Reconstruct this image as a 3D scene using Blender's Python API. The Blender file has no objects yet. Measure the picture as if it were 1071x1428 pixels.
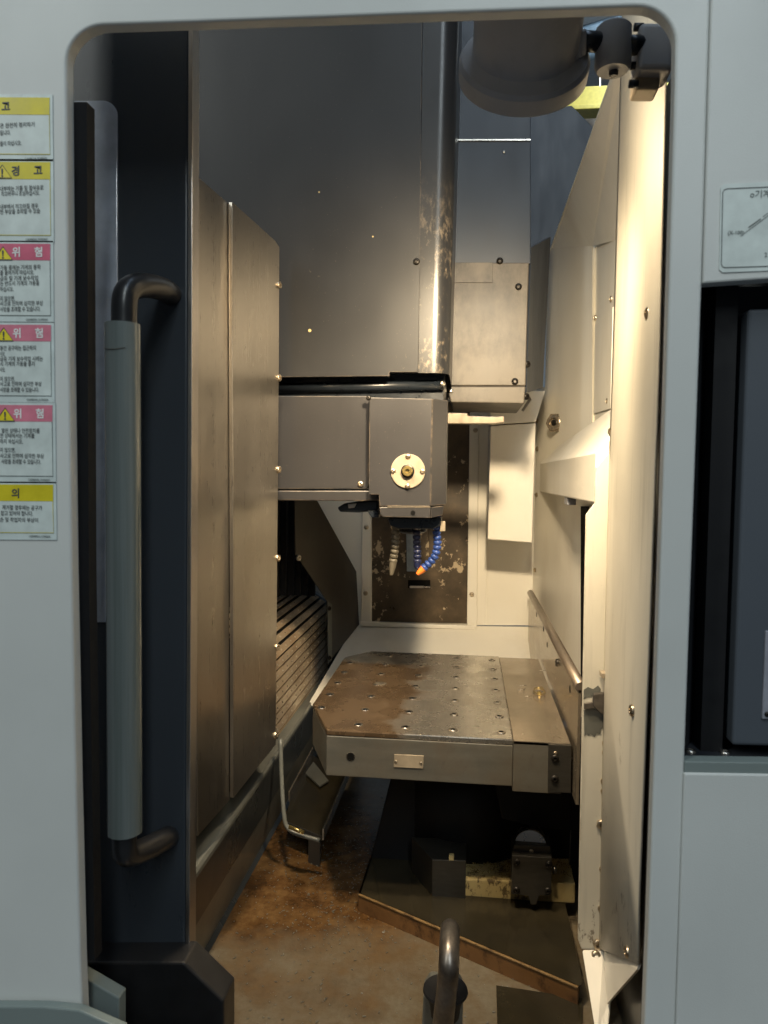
import bpy, bmesh, math, random
from mathutils import Vector, Matrix
random.seed(7)
SC = bpy.context.scene
COL = SC.collection

# ------------------------------------------------------------------ camera
F = 1030.0                       # focal length in photo pixels (photo 1071 x 1428)
EYE = Vector((0, 0, 1.6))
_a = Vector(((653 - 535.5) / F, -(665 - 714) / F, -1)).normalized()          # world +Y seen by the camera
_u = -Vector(((270 - 535.5) / F, -20800 / F, -1)).normalized()               # world +Z seen by the camera
_u = (_u - _u.dot(_a) * _a).normalized()
_x = _a.cross(_u)
W2C = Matrix((_x, _a, _u)).transposed()
C2W = W2C.transposed()
cam = bpy.data.cameras.new('camera'); camo = bpy.data.objects.new('camera', cam); COL.objects.link(camo)
camo.matrix_world = Matrix.Translation(EYE) @ C2W.to_4x4()
cam.sensor_fit = 'VERTICAL'; cam.sensor_height = 36; cam.lens = 36 * F / 1428
cam.clip_start = 0.02; cam.clip_end = 100
cam.dof.use_dof = True; cam.dof.focus_distance = 1.75; cam.dof.aperture_fstop = 9.5
SC.camera = camo

# ------------------------------------------------------------------ light
wd = bpy.data.worlds.new('World'); SC.world = wd; wd.use_nodes = True
bg = wd.node_tree.nodes['Background']; bg.inputs[0].default_value = (0.74, 0.86, 1.0, 1); bg.inputs[1].default_value = 0.085
SC.view_settings.view_transform = 'Standard'; SC.view_settings.look = 'None'
SC.view_settings.exposure = 0.0; SC.view_settings.gamma = 1.0
def area_light(name, loc, target, size, sizey, power, color):
    l = bpy.data.lights.new(name, 'AREA'); l.shape = 'RECTANGLE'; l.size = size; l.size_y = sizey
    l.energy = power; l.color = color
    o = bpy.data.objects.new(name, l); COL.objects.link(o); o.location = loc
    o.rotation_euler = (Vector(target) - Vector(loc)).to_track_quat('-Z', 'Y').to_euler()
    return o
# assumed cool shop lighting, its fixtures unseen, on the ceiling of the hall, behind and above the person with the camera
area_light('assumed_hall_light', (0.9, -2.6, 4.6), (0, 0.8, 1.6), 0.4, 3.2, 72, (0.88, 0.98, 1.0))
area_light('assumed_hall_light', (-2.4, -1.6, 4.6), (-0.3, 0.8, 1.5), 0.4, 3.2, 56, (0.96, 1.0, 0.95))
area_light('assumed_hall_light', (0.3, 0.15, 4.7), (0.1, 1.3, 2.0), 0.4, 2.4, 14, (0.55, 0.74, 1.0))  # fill added above the cabin front to brighten the lamp housing
area_light('assumed_hall_light', (1.2, 4.6, 4.6), (1.0, 6.0, 2.6), 0.4, 2.4, 60, (0.85, 0.95, 1.0))  # fill added to brighten the hall behind the machine
# assumed second spot without a fixture, unseen behind the front panel on the left, added to light the chip floor
cl_ = bpy.data.lights.new('assumed_cabin_light', 'SPOT'); cl_.energy = 95; cl_.color = (1.0, 0.80, 0.54); cl_.spot_size = math.radians(82); cl_.spot_blend = 1.0; cl_.shadow_soft_size = 0.05
clo = bpy.data.objects.new('assumed_cabin_light', cl_); COL.objects.link(clo); clo.location = (-0.33, 1.12, 2.34)
clo.rotation_euler = (Vector((-0.12, 1.66, 0.6)) - Vector((-0.33, 1.12, 2.34))).to_track_quat('-Z', 'Y').to_euler()

# ------------------------------------------------------------------ helpers
def ray(px, py):
    d = Vector(((px - 535.5) / F, -(py - 714) / F, -1))
    return C2W @ d
def PY(px, py, Y):
    d = ray(px, py); return EYE + d * (Y / d.y)
def PX(px, py, X):
    d = ray(px, py); return EYE + d * (X / d.x)
def PZ(px, py, Z):                 # Z is measured from the eye level
    d = ray(px, py); return EYE + d * (Z / d.z)
def PV(px, py, A, B):              # vertical plane through the plan points A and B
    d = ray(px, py); ex, ey = B[0] - A[0], B[1] - A[1]
    n = Vector((ey, -ex, 0)); t = n.dot(Vector((A[0], A[1], 0))) / n.dot(d)
    return EYE + d * t
WL = {}
def setprops(o, label=None, cat=None, group=None, kind=None):
    if label: o['label'] = label
    if cat: o['category'] = cat
    if group: o['group'] = group
    if kind: o['kind'] = kind
    return o
def thing(name, label, cat, loc, group=None):
    o = bpy.data.objects.new(name, None); COL.objects.link(o)
    o.empty_display_size = 0.05; o.location = loc; WL[o] = Vector(loc)
    return setprops(o, label, cat, group)
def mesh(name, verts, faces, mat, parent=None, smooth=False, bev=0.0, seg=2, ang=35, uvs=None):
    vs = [Vector(v) for v in verts]
    lo = Vector([min(v[i] for v in vs) for i in range(3)]); hi = Vector([max(v[i] for v in vs) for i in range(3)])
    c = (lo + hi) / 2
    m = bpy.data.meshes.new(name); m.from_pydata([v - c for v in vs], [], faces)
    bm = bmesh.new(); bm.from_mesh(m); bmesh.ops.recalc_face_normals(bm, faces=bm.faces); bm.to_mesh(m); bm.free()
    m.materials.append(mat); m.update()
    o = bpy.data.objects.new(name, m); COL.objects.link(o); WL[o] = c
    o.location = c
    if parent is not None:
        o.parent = parent; o.location = c - WL[parent]
    if smooth:
        for p in m.polygons: p.use_smooth = True
    if bev > 0:
        b = o.modifiers.new('bevel', 'BEVEL'); b.width = bev; b.segments = seg; b.limit_method = 'ANGLE'; b.angle_limit = math.radians(ang)
    return o
def prism(name, pts, vec, mat, parent=None, bev=0.0, smooth=False, seg=2):
    n = len(pts); vec = Vector(vec); pts = [Vector(p) for p in pts]
    vs = pts + [p + vec for p in pts]
    fs = [list(range(n)), list(range(2 * n - 1, n - 1, -1))] + [[i, (i + 1) % n, n + (i + 1) % n, n + i] for i in range(n)]
    return mesh(name, vs, fs, mat, parent, smooth, bev, seg)
def box(name, x0, x1, y0, y1, z0, z1, mat, parent=None, bev=0.0, seg=2):   # z from eye level
    e = EYE.z
    return prism(name, [(x0, y0, z0 + e), (x1, y0, z0 + e), (x1, y0, z1 + e), (x0, y0, z1 + e)], (0, y1 - y0, 0), mat, parent, bev, seg=seg)
def pyprism(name, pts, Y, depth, mat, parent=None, bev=0.0, seg=2):        # outline seen on the plane at depth Y
    return prism(name, [PY(x, y, Y) for x, y in pts], (0, depth, 0), mat, parent, bev, seg=seg)
def tube(name, path, r, mat, parent=None, n=16, caps=True):
    path = [Vector(p) for p in path]; rs = r if isinstance(r, (list, tuple)) else [r] * len(path)
    vs, fs = [], []
    t0 = (path[1] - path[0]).normalized()
    ref = Vector((0, 0, 1)) if abs(t0.z) < 0.9 else Vector((1, 0, 0))
    u = t0.cross(ref).normalized()
    for i, p in enumerate(path):
        t = (path[min(i + 1, len(path) - 1)] - path[max(i - 1, 0)]).normalized()
        u = (u - u.dot(t) * t).normalized(); v = t.cross(u)
        for k in range(n):
            a = 2 * math.pi * k / n; vs.append(p + (u * math.cos(a) + v * math.sin(a)) * rs[i])
    for i in range(len(path) - 1):
        for k in range(n):
            fs.append([i * n + k, i * n + (k + 1) % n, (i + 1) * n + (k + 1) % n, (i + 1) * n + k])
    if caps:
        fs.append(list(range(n))[::-1]); fs.append([(len(path) - 1) * n + k for k in range(n)])
    o = mesh(name, vs, fs, mat, parent)
    for p in o.data.polygons: p.use_smooth = len(p.vertices) == 4
    return o
def lathe(name, origin, axis, prof, mat, parent=None, n=40, sharp=35):     # prof: (distance along axis, radius)
    axis = Vector(axis).normalized(); origin = Vector(origin)
    ref = Vector((0, 0, 1)) if abs(axis.z) < 0.9 else Vector((1, 0, 0))
    u = axis.cross(ref).normalized(); v = axis.cross(u)
    vs, fs = [], []
    for d, r in prof:
        for k in range(n):
            a = 2 * math.pi * k / n; vs.append(origin + axis * d + (u * math.cos(a) + v * math.sin(a)) * max(r, 1e-5))
    for i in range(len(prof) - 1):
        for k in range(n):
            fs.append([i * n + k, i * n + (k + 1) % n, (i + 1) * n + (k + 1) % n, (i + 1) * n + k])
    fs.append(list(range(n))[::-1]); fs.append([(len(prof) - 1) * n + k for k in range(n)])
    o = mesh(name, vs, fs, mat, parent)
    for p in o.data.polygons: p.use_smooth = True
    o.data.set_sharp_from_angle(angle=math.radians(sharp))
    return o
def arc(c, r, a0, a1, n):
    return [(c[0] + r * math.cos(math.radians(a0 + (a1 - a0) * i / n)), c[1] + r * math.sin(math.radians(a0 + (a1 - a0) * i / n))) for i in range(n + 1)]
def lerp(a, b, t): return a + (b - a) * t
def smooth_path(pts, n=8):
    pts = [Vector(p) for p in pts]; out = []
    q = [pts[0] * 2 - pts[1]] + pts + [pts[-1] * 2 - pts[-2]]
    for i in range(1, len(q) - 2):
        for k in range(n):
            t = k / n; p0, p1, p2, p3 = q[i - 1], q[i], q[i + 1], q[i + 2]
            out.append(0.5 * ((2 * p1) + (p2 - p0) * t + (2 * p0 - 5 * p1 + 4 * p2 - p3) * t * t + (3 * p1 - p0 - 3 * p2 + p3) * t ** 3))
    out.append(pts[-1]); return out

# ------------------------------------------------------------------ materials
def newmat(name):
    m = bpy.data.materials.new(name); m.use_nodes = True
    nt = m.node_tree; b = nt.nodes['Principled BSDF']
    return m, nt, b
def N(nt, typ, **kw):
    n = nt.nodes.new(typ)
    for k, v in kw.items(): setattr(n, k, v)
    return n
def noise(nt, scale, detail=4, rough=0.55, stretch=(1, 1, 1), off=(0, 0, 0)):
    g = N(nt, 'ShaderNodeNewGeometry'); mp = N(nt, 'ShaderNodeMapping')
    mp.inputs['Scale'].default_value = stretch; mp.inputs['Location'].default_value = off
    nt.links.new(g.outputs['Position'], mp.inputs['Vector'])
    t = N(nt, 'ShaderNodeTexNoise'); t.inputs['Scale'].default_value = scale; t.inputs['Detail'].default_value = detail; t.inputs['Roughness'].default_value = rough
    nt.links.new(mp.outputs[0], t.inputs['Vector'])
    return t.outputs['Fac']
def ramp(nt, fac, stops):
    r = N(nt, 'ShaderNodeValToRGB')
    while len(r.color_ramp.elements) < len(stops): r.color_ramp.elements.new(0.5)
    for e, (p, c) in zip(r.color_ramp.elements, stops):
        e.position = p; e.color = tuple(c) + (1,) if len(c) == 3 else c
    nt.links.new(fac, r.inputs[0]); return r.outputs[0]
def mixc(nt, fac, a, b, mode='MIX'):
    m = N(nt, 'ShaderNodeMix', data_type='RGBA', blend_type=mode)
    for sock, v in ((m.inputs[0], fac), (m.inputs[6], a), (m.inputs[7], b)):
        if hasattr(v, 'is_linked'): nt.links.new(v, sock)
        elif isinstance(v, (int, float)): sock.default_value = v
        else: sock.default_value = tuple(v) + (1,)
    return m.outputs[2]
def maprange(nt, v, a, b, c, d):
    m = N(nt, 'ShaderNodeMapRange'); nt.links.new(v, m.inputs[0])
    for i, x in enumerate((a, b, c, d)): m.inputs[i + 1].default_value = x
    return m.outputs[0]
def bump(nt, b, h, strength, dist=0.002, wave=0.0):
    bp = N(nt, 'ShaderNodeBump'); bp.inputs['Strength'].default_value = strength; bp.inputs['Distance'].default_value = dist
    nt.links.new(h, bp.inputs['Height'])
    if wave:
        w = N(nt, 'ShaderNodeBump'); w.inputs['Strength'].default_value = 1.0; w.inputs['Distance'].default_value = wave
        nt.links.new(noise(nt, 3.2, 2, 0.4, (1, 1, 0.6), (1, 5, 2)), w.inputs['Height']); nt.links.new(w.outputs[0], bp.inputs['Normal'])
    nt.links.new(bp.outputs[0], b.inputs['Normal'])
def paint(name, col, rough=0.45, var=0.12, grime=0.15, grime_col=(0.10, 0.075, 0.045), gscale=6, spec=0.4, orange=0.15, stretch=(1, 1, 0.35), chips=0.35):
    m, nt, b = newmat(name)
    n1 = noise(nt, 3.5, 5); n2 = noise(nt, gscale, 8, 0.65, stretch, (3, 1, 7)); n3 = noise(nt, 900, 2)
    c = mixc(nt, maprange(nt, n1, 0.3, 0.7, 0, 1), [x * (1 - var) for x in col], [min(1, x * (1 + var * 0.6)) for x in col])
    c = mixc(nt, maprange(nt, n2, 0.52, 0.78, 0, grime), c, grime_col)
    n5 = noise(nt, 55, 8, 0.75, (1, 1, 0.7), (8, 3, 1)); c = mixc(nt, maprange(nt, n5, 0.68, 0.74, 0, chips), c, grime_col)
    nt.links.new(c, b.inputs['Base Color'])
    nt.links.new(maprange(nt, n2, 0.3, 0.8, rough * 0.8, min(1, rough * 1.35)), b.inputs['Roughness'])
    b.inputs['Specular IOR Level'].default_value = spec
    if orange: bump(nt, b, n3, orange, 0.0006, 0.006)
    return m
def worn(name, col, wear_col, rough=0.4, wear=(0.60, 0.66), wscale=30, zlo=None, zhi=None, spec=0.5, var=0.2, streak=0.2):
    """dark machine paint with flaked-off spots; wear grows between the heights zlo and zhi"""
    m, nt, b = newmat(name)
    n1 = noise(nt, 4, 5); n2 = noise(nt, wscale, 9, 0.75, (1, 1, 0.6), (5, 2, 1)); n3 = noise(nt, 700, 2); n4 = noise(nt, 5, 4, 0.5, (1, 1, 1), (9, 9, 9))
    c = mixc(nt, maprange(nt, n1, 0.3, 0.7, 0, 1), [x * (1 - var) for x in col], [x * (1 + var) for x in col])
    w = N(nt, 'ShaderNodeMath', operation='ADD'); nt.links.new(n2, w.inputs[0]); nt.links.new(maprange(nt, n4, 0.35, 0.65, -0.10, 0.06), w.inputs[1])
    f = maprange(nt, w.outputs[0], wear[0], wear[1], 0, 1)
    if zlo is not None:
        g = N(nt, 'ShaderNodeNewGeometry'); s = N(nt, 'ShaderNodeSeparateXYZ'); nt.links.new(g.outputs['Position'], s.inputs[0])
        zz = maprange(nt, s.outputs[2], zlo, zhi, 0, 1); mu = N(nt, 'ShaderNodeMath', operation='MULTIPLY')
        nt.links.new(f, mu.inputs[0]); nt.links.new(zz, mu.inputs[1]); f = mu.outputs[0]
    c = mixc(nt, f, c, wear_col)
    # paint rubbed off along the edges of the part, plus fine dust specks
    bv = N(nt, 'ShaderNodeBevel', samples=4); bv.inputs['Radius'].default_value = 0.0035
    g2 = N(nt, 'ShaderNodeNewGeometry'); dt = N(nt, 'ShaderNodeVectorMath', operation='DOT_PRODUCT')
    nt.links.new(bv.outputs[0], dt.inputs[0]); nt.links.new(g2.outputs['Normal'], dt.inputs[1])
    em = N(nt, 'ShaderNodeMath', operation='MULTIPLY'); nt.links.new(maprange(nt, dt.outputs['Value'], 0.985, 0.90, 0, 1), em.inputs[0])
    nt.links.new(maprange(nt, noise(nt, 24, 7, 0.7, (1, 1, 1), (2, 4, 6)), 0.44, 0.58, 0, 0.9), em.inputs[1])
    c = mixc(nt, em.outputs[0], c, wear_col)
    c = mixc(nt, maprange(nt, noise(nt, 330, 2, 0.5), 0.75, 0.77, 0, 0.4), c, [min(1, x * 1.6) for x in wear_col])
    c = mixc(nt, maprange(nt, noise(nt, 9, 6, 0.6, (4, 4, 0.3), (7, 2, 2)), 0.55, 0.75, 0, streak), c, [x * 0.45 for x in col])
    nt.links.new(c, b.inputs['Base Color'])
    nt.links.new(maprange(nt, n1, 0.3, 0.7, rough * 0.9, rough * 1.15), b.inputs['Roughness'])
    b.inputs['Specular IOR Level'].default_value = spec
    bump(nt, b, n3, 0.2, 0.0006, 0.006)
    return m
def steel(name, col, rough=0.35, stretch=(40, 40, 1), var=0.3, stain=0.0, stain_col=(0.12, 0.06, 0.02), sscale=5, metal=1.0, spots=0.0, sstretch=(1, 1, 1)):
    m, nt, b = newmat(name)
    n1 = noise(nt, 6, 6, 0.6, stretch); n2 = noise(nt, sscale, 7, 0.65, sstretch, (4, 8, 2)); n3 = noise(nt, 60, 5, 0.7, (1, 1, 0.5), (2, 2, 6))
    c = mixc(nt, maprange(nt, n1, 0.25, 0.75, 0, 1), [x * (1 - var) for x in col], [min(1, x * (1 + var)) for x in col])
    if stain:
        f = maprange(nt, n2, 0.42, 0.68, 0, stain); c = mixc(nt, f, c, stain_col)
        nt.links.new(maprange(nt, n2, 0.42, 0.68, metal, metal * (1 - 0.6 * stain)), b.inputs['Metallic'])
    else: b.inputs['Metallic'].default_value = metal
    if spots: c = mixc(nt, maprange(nt, n3, 0.60, 0.72, 0, spots), c, [x * 0.35 for x in col])
    nt.links.new(c, b.inputs['Base Color'])
    add = N(nt, 'ShaderNodeMath', operation='ADD')
    nt.links.new(maprange(nt, n1, 0.25, 0.75, rough * 0.85, rough * 1.15), add.inputs[0]); nt.links.new(maprange(nt, n3, 0.3, 0.8, -0.02, 0.035), add.inputs[1])
    nt.links.new(add.outputs[0], b.inputs['Roughness'])
    bump(nt, b, n1, 0.015, 0.0004, 0.010)
    return m
def plain(name, col, rough=0.5, metal=0.0, spec=0.5):
    m, nt, b = newmat(name)
    n1 = noise(nt, 40, 5); c = mixc(nt, maprange(nt, n1, 0.3, 0.7, 0, 1), [x * 0.85 for x in col], [min(1, x * 1.1) for x in col])
    nt.links.new(c, b.inputs['Base Color']); b.inputs['Metallic'].default_value = metal
    nt.links.new(maprange(nt, n1, 0.3, 0.7, rough * 0.85, rough * 1.15), b.inputs['Roughness']); b.inputs['Specular IOR Level'].default_value = spec
    return m

M = {}
M['panel'] = paint('light_grey_enclosure_paint', (0.61, 0.63, 0.605), 0.34, 0.07, 0.10, (0.25, 0.27, 0.26), orange=0.35, gscale=3, chips=0.25)
M['panel_dark'] = paint('grey_green_sill_paint', (0.20, 0.24, 0.23), 0.45, 0.06, 0.1)
M['cream'] = paint('cream_interior_paint', (0.80, 0.77, 0.69), 0.40, 0.04, 0.18, (0.36, 0.27, 0.15), 5)
M['cream_worn'] = worn('cream_pillar_paint', (0.57, 0.54, 0.46), (0.13, 0.10, 0.07), 0.42, (0.63, 0.66), 18, 1.45, 0.5, var=0.07, streak=0.35)
M['navy'] = paint('dark_blue_grey_paint', (0.030, 0.039, 0.055), 0.42, 0.12, 0.25, (0.03, 0.03, 0.03), 5)
M['navy_door'] = paint('dark_blue_grey_door_paint', (0.042, 0.049, 0.058), 0.30, 0.08, 0.1, (0.03, 0.03, 0.03), 5)
M['column'] = worn('dark_column_paint', (0.017, 0.0175, 0.019), (0.15, 0.12, 0.09), 0.40, (0.67, 0.75), 75, 2.40, 2.02, var=0.06, spec=0.35)
M['column_corner'] = worn('worn_column_corner_paint', (0.018, 0.0185, 0.020), (0.18, 0.145, 0.105), 0.30, (0.52, 0.66), 80, 2.30, 2.05, var=0.08)
M['head'] = worn('grey_spindle_head_paint', (0.029, 0.028, 0.029), (0.22, 0.17, 0.12), 0.34, (0.69, 0.74), 45, var=0.08)
M['head_dark'] = plain('black_oily_casting', (0.012, 0.016, 0.022), 0.30)
M['atc'] = worn('tool_changer_cover_metal', (0.10, 0.088, 0.072), (0.022, 0.021, 0.021), 0.42, (0.42, 0.64), 7, spec=0.3, var=0.25)
M['sheet'] = steel('brushed_stainless_sheet', (0.42, 0.385, 0.335), 0.30, (90, 90, 0.05), 0.04, 0.22, (0.24, 0.205, 0.165), 2.2, 0.97, 0.0, (1, 1, 0.45))
M['skirt'] = steel('grey_steel_skirt', (0.15, 0.155, 0.14), 0.33, (4, 1, 4), 0.15, 0.5, (0.07, 0.068, 0.058), 5, 0.15, 0.3)
M['skirt_dark'] = paint('dark_skirt_paint', (0.034, 0.038, 0.040), 0.30, 0.1, 0.1, (0.07, 0.07, 0.065), 6)
M['slat'] = steel('slat_steel', (0.46, 0.37, 0.26), 0.36, (6, 1, 6), 0.2, 0.6, (0.20, 0.11, 0.05), 7, 0.25)
M['dark_sheet'] = steel('dark_steel_sheet', (0.085, 0.083, 0.078), 0.34, (4, 4, 1), 0.12, 0.4, (0.05, 0.035, 0.022), 4, 0.7)
M['pallet_side'] = steel('pallet_side_steel', (0.20, 0.195, 0.17), 0.42, (1, 10, 10), 0.10, 0.6, (0.11, 0.08, 0.05), 7, 0.7, 0.4)
M['plate'] = steel('cover_plate_steel', (0.36, 0.31, 0.24), 0.24, (6, 1, 6), 0.10, 0.4, (0.18, 0.12, 0.07), 5, 0.8)
M['bright'] = steel('bright_steel', (0.62, 0.58, 0.52), 0.28, (4, 4, 4), 0.10)
M['rail'] = steel('worn_rail_steel', (0.30, 0.25, 0.20), 0.35, (3, 1, 3), 0.15, 0.4, (0.14, 0.10, 0.06), 9, 0.8)
M['edge'] = steel('aluminium_edge_trim', (0.50, 0.46, 0.42), 0.35, (30, 30, 1), 0.15, 0.3, (0.12, 0.10, 0.08), 6)
M['screw'] = steel('screw_steel', (0.55, 0.47, 0.36), 0.3, (10, 10, 10), 0.2, 0.4, (0.16, 0.10, 0.05), 40)
M['darkscrew'] = plain('black_oxide_screw', (0.03, 0.027, 0.024), 0.35, 0.7)
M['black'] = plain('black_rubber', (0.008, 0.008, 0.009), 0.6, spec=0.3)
M['hole'] = plain('hole_black', (0.004, 0.004, 0.004), 0.8, spec=0.1)
M['blackplastic'] = plain('black_handle_plastic', (0.018, 0.018, 0.019), 0.33)
M['lamp'] = worn('grey_lamp_housing', (0.38, 0.385, 0.40), (0.48, 0.45, 0.41), 0.36, (0.70, 0.80), 20, var=0.18)
M['deck'] = steel('wet_dark_deck', (0.040, 0.034, 0.022), 0.2, (3, 3, 3), 0.3, 0.8, (0.03, 0.024, 0.012), 8, 0.4)
M['rust'] = worn('rusty_step_face', (0.15, 0.075, 0.028), (0.045, 0.022, 0.010), 0.4, (0.48, 0.62), 22, var=0.3)
M['ochre'] = worn('ochre_ledge_paint', (0.42, 0.33, 0.15), (0.10, 0.07, 0.03), 0.5, (0.56, 0.62), 60, var=0.15)
M['lip'] = worn('worn_step_lip', (0.20, 0.125, 0.05), (0.05, 0.027, 0.012), 0.45, (0.46, 0.6), 35, var=0.3)
M['block'] = steel('dark_machined_block', (0.085, 0.08, 0.07), 0.36, (5, 5, 30), 0.2, 0.5, (0.04, 0.035, 0.025), 12, 0.8)
M['hook'] = steel('dark_forged_steel', (0.20, 0.18, 0.16), 0.36, (12, 12, 12), 0.35, 0.5, (0.05, 0.04, 0.03), 22, 0.9, 0.4)
M['bluehose'] = plain('blue_hose_plastic', (0.028, 0.065, 0.25), 0.4)
M['navyhose'] = plain('dark_blue_hose_plastic', (0.012, 0.018, 0.060), 0.38)
M['greyhose'] = plain('dirty_grey_hose_plastic', (0.10, 0.088, 0.065), 0.45)
M['orange'] = plain('orange_nozzle_plastic', (0.75, 0.20, 0.03), 0.4)
M['bluesteel'] = plain('blue_grey_steel', (0.28, 0.34, 0.40), 0.4, 0.6)
M['brass'] = plain('yellow_brass', (0.55, 0.42, 0.16), 0.28, 0.9)
M['nameplate'] = plain('nameplate_beige', (0.36, 0.30, 0.22), 0.42, 0.3)
M['yellow'] = plain('crane_yellow_paint', (0.42, 0.35, 0.06), 0.5)
M['shop'] = plain('hall_grey', (0.30, 0.33, 0.36), 0.8)
M['shopdark'] = plain('hall_dark', (0.10, 0.085, 0.07), 0.8)
M['shopblue'] = plain('hall_blue_grey_steel', (0.10, 0.15, 0.20), 0.6)
M['recess'] = plain('recess_black_paint', (0.016, 0.018, 0.022), 0.55)
M['pendant'] = paint('pendant_dark_grey', (0.075, 0.088, 0.105), 0.5, 0.06, 0.05)
M['pendant_key'] = plain('pendant_key_plate', (0.28, 0.29, 0.33), 0.4)
M['white'] = plain('sticker_white', (0.62, 0.69, 0.66), 0.35)
M['stickback'] = plain('sticker_film', (0.60, 0.68, 0.66), 0.3)
M['syellow'] = plain('sticker_yellow', (0.66, 0.56, 0.02), 0.35)
M['stri'] = plain('triangle_yellow', (0.80, 0.66, 0.03), 0.35)
M['spink'] = plain('sticker_faded_red', (0.64, 0.20, 0.27), 0.35)
M['spinkred'] = plain('sticker_red', (0.62, 0.12, 0.20), 0.35)
M['ink'] = plain('sticker_ink', (0.07, 0.075, 0.075), 0.5)
M['greyink'] = plain('sticker_grey_ink', (0.13, 0.15, 0.14), 0.5)
M['inkwhite'] = plain('sticker_white_ink', (0.80, 0.80, 0.78), 0.4)
M['paneglass'] = plain('door_window_pane', (0.46, 0.50, 0.57), 0.16, spec=0.8)

# the plastic sleeve of the door handle
m, nt, b = newmat('clear_handle_sleeve'); M['sleeve'] = m
n1 = noise(nt, 16, 5, 0.6, (3, 3, 0.06)); n2 = noise(nt, 30, 6, 0.7, (1, 1, 0.25))
c = mixc(nt, maprange(nt, n1, 0.3, 0.7, 0, 1), (0.15, 0.18, 0.16), (0.33, 0.37, 0.355)); c = mixc(nt, maprange(nt, n2, 0.55, 0.75, 0, 0.4), c, (0.26, 0.28, 0.25))
nt.links.new(c, b.inputs['Base Color']); b.inputs['Roughness'].default_value = 0.12
b.inputs['Coat Weight'].default_value = 0.5; b.inputs['Coat Roughness'].default_value = 0.08; b.inputs['Transmission Weight'].default_value = 0.35; b.inputs['IOR'].default_value = 1.35
# chip floor: grey steel with a rust stain of its own shape
m, nt, b = newmat('rust_stained_floor'); M['floor'] = m
g = N(nt, 'ShaderNodeNewGeometry'); sub = N(nt, 'ShaderNodeVectorMath', operation='SUBTRACT'); nt.links.new(g.outputs['Position'], sub.inputs[0])
sub.inputs[1].default_value = (-0.34, 1.80, 0.6)
mul = N(nt, 'ShaderNodeVectorMath', operation='MULTIPLY'); nt.links.new(sub.outputs[0], mul.inputs[0]); mul.inputs[1].default_value = (3.2, 2.6, 0)
ln = N(nt, 'ShaderNodeVectorMath', operation='LENGTH'); nt.links.new(mul.outputs[0], ln.inputs[0])
na = noise(nt, 5, 7, 0.6); nb = noise(nt, 14, 8, 0.7, (1, 1, 1), (3, 3, 3)); nc = noise(nt, 70, 6, 0.7)
ad = N(nt, 'ShaderNodeMath', operation='ADD'); nt.links.new(ln.outputs['Value'], ad.inputs[0]); nt.links.new(maprange(nt, na, 0.25, 0.75, -0.5, 0.5), ad.inputs[1])
f = maprange(nt, ad.outputs[0], 0.70, 1.25, 1, 0)
grey = mixc(nt, maprange(nt, nc, 0.3, 0.75, 0, 1), (0.16, 0.138, 0.10), (0.12, 0.098, 0.066)); grey = mixc(nt, maprange(nt, nb, 0.42, 0.70, 0, 0.8), grey, (0.10, 0.062, 0.028))
nd = noise(nt, 34, 9, 0.75, (1, 1, 1), (6, 1, 1)); mixn = N(nt, 'ShaderNodeMath', operation='ADD'); nt.links.new(maprange(nt, nb, 0, 1, 0, 0.55), mixn.inputs[0]); nt.links.new(maprange(nt, nd, 0, 1, 0.07, 0.38), mixn.inputs[1])
rust = ramp(nt, mixn.outputs[0], [(0.36, (0.028, 0.013, 0.005)), (0.50, (0.080, 0.040, 0.014)), (0.64, (0.17, 0.10, 0.04))])
fin = mixc(nt, f, grey, rust); fin = mixc(nt, maprange(nt, nd, 0.68, 0.73, 0, 0.6), fin, (0.02, 0.012, 0.006)); nt.links.new(fin, b.inputs['Base Color'])
nt.links.new(maprange(nt, nb, 0.3, 0.7, 0.10, 0.26), b.inputs['Roughness']); b.inputs['Specular IOR Level'].default_value = 0.5
bump(nt, b, nc, 0.35, 0.002)
# back shutter: dark oily sheet with flaked paint
m, nt, b = newmat('flaked_shutter_sheet'); M['shutter'] = m
na = noise(nt, 9, 8, 0.7); nb = noise(nt, 28, 8, 0.7, (1, 1, 0.8), (3, 1, 5)); nc = noise(nt, 4, 3, 0.5, (1, 1, 1), (7, 7, 7))
c = ramp(nt, na, [(0.3, (0.035, 0.028, 0.020)), (0.55, (0.085, 0.062, 0.038)), (0.8, (0.17, 0.115, 0.065))])
ad = N(nt, 'ShaderNodeMath', operation='ADD'); nt.links.new(nb, ad.inputs[0]); nt.links.new(maprange(nt, nc, 0.35, 0.65, -0.12, 0.06), ad.inputs[1])
c = mixc(nt, maprange(nt, ad.outputs[0], 0.585, 0.60, 0, 1), c, (0.46, 0.37, 0.25)); nt.links.new(c, b.inputs['Base Color'])
nt.links.new(maprange(nt, na, 0.3, 0.7, 0.25, 0.5), b.inputs['Roughness'])
# pallet top: ground steel, oily brown left half with the head's shade painted in
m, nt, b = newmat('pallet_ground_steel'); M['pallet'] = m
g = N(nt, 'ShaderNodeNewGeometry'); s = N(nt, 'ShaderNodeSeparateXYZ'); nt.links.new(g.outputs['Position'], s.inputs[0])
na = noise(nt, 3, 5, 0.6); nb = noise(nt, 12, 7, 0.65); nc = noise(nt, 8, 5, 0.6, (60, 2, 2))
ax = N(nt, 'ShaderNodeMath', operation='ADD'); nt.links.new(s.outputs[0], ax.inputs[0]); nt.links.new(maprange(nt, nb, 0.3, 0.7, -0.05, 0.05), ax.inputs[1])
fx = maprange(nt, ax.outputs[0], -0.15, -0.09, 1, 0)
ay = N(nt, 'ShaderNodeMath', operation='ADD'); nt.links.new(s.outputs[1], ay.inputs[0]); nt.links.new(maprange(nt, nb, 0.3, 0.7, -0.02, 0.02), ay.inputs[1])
fy = maprange(nt, ay.outputs[0], 2.12, 2.15, 1, 0)
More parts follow.
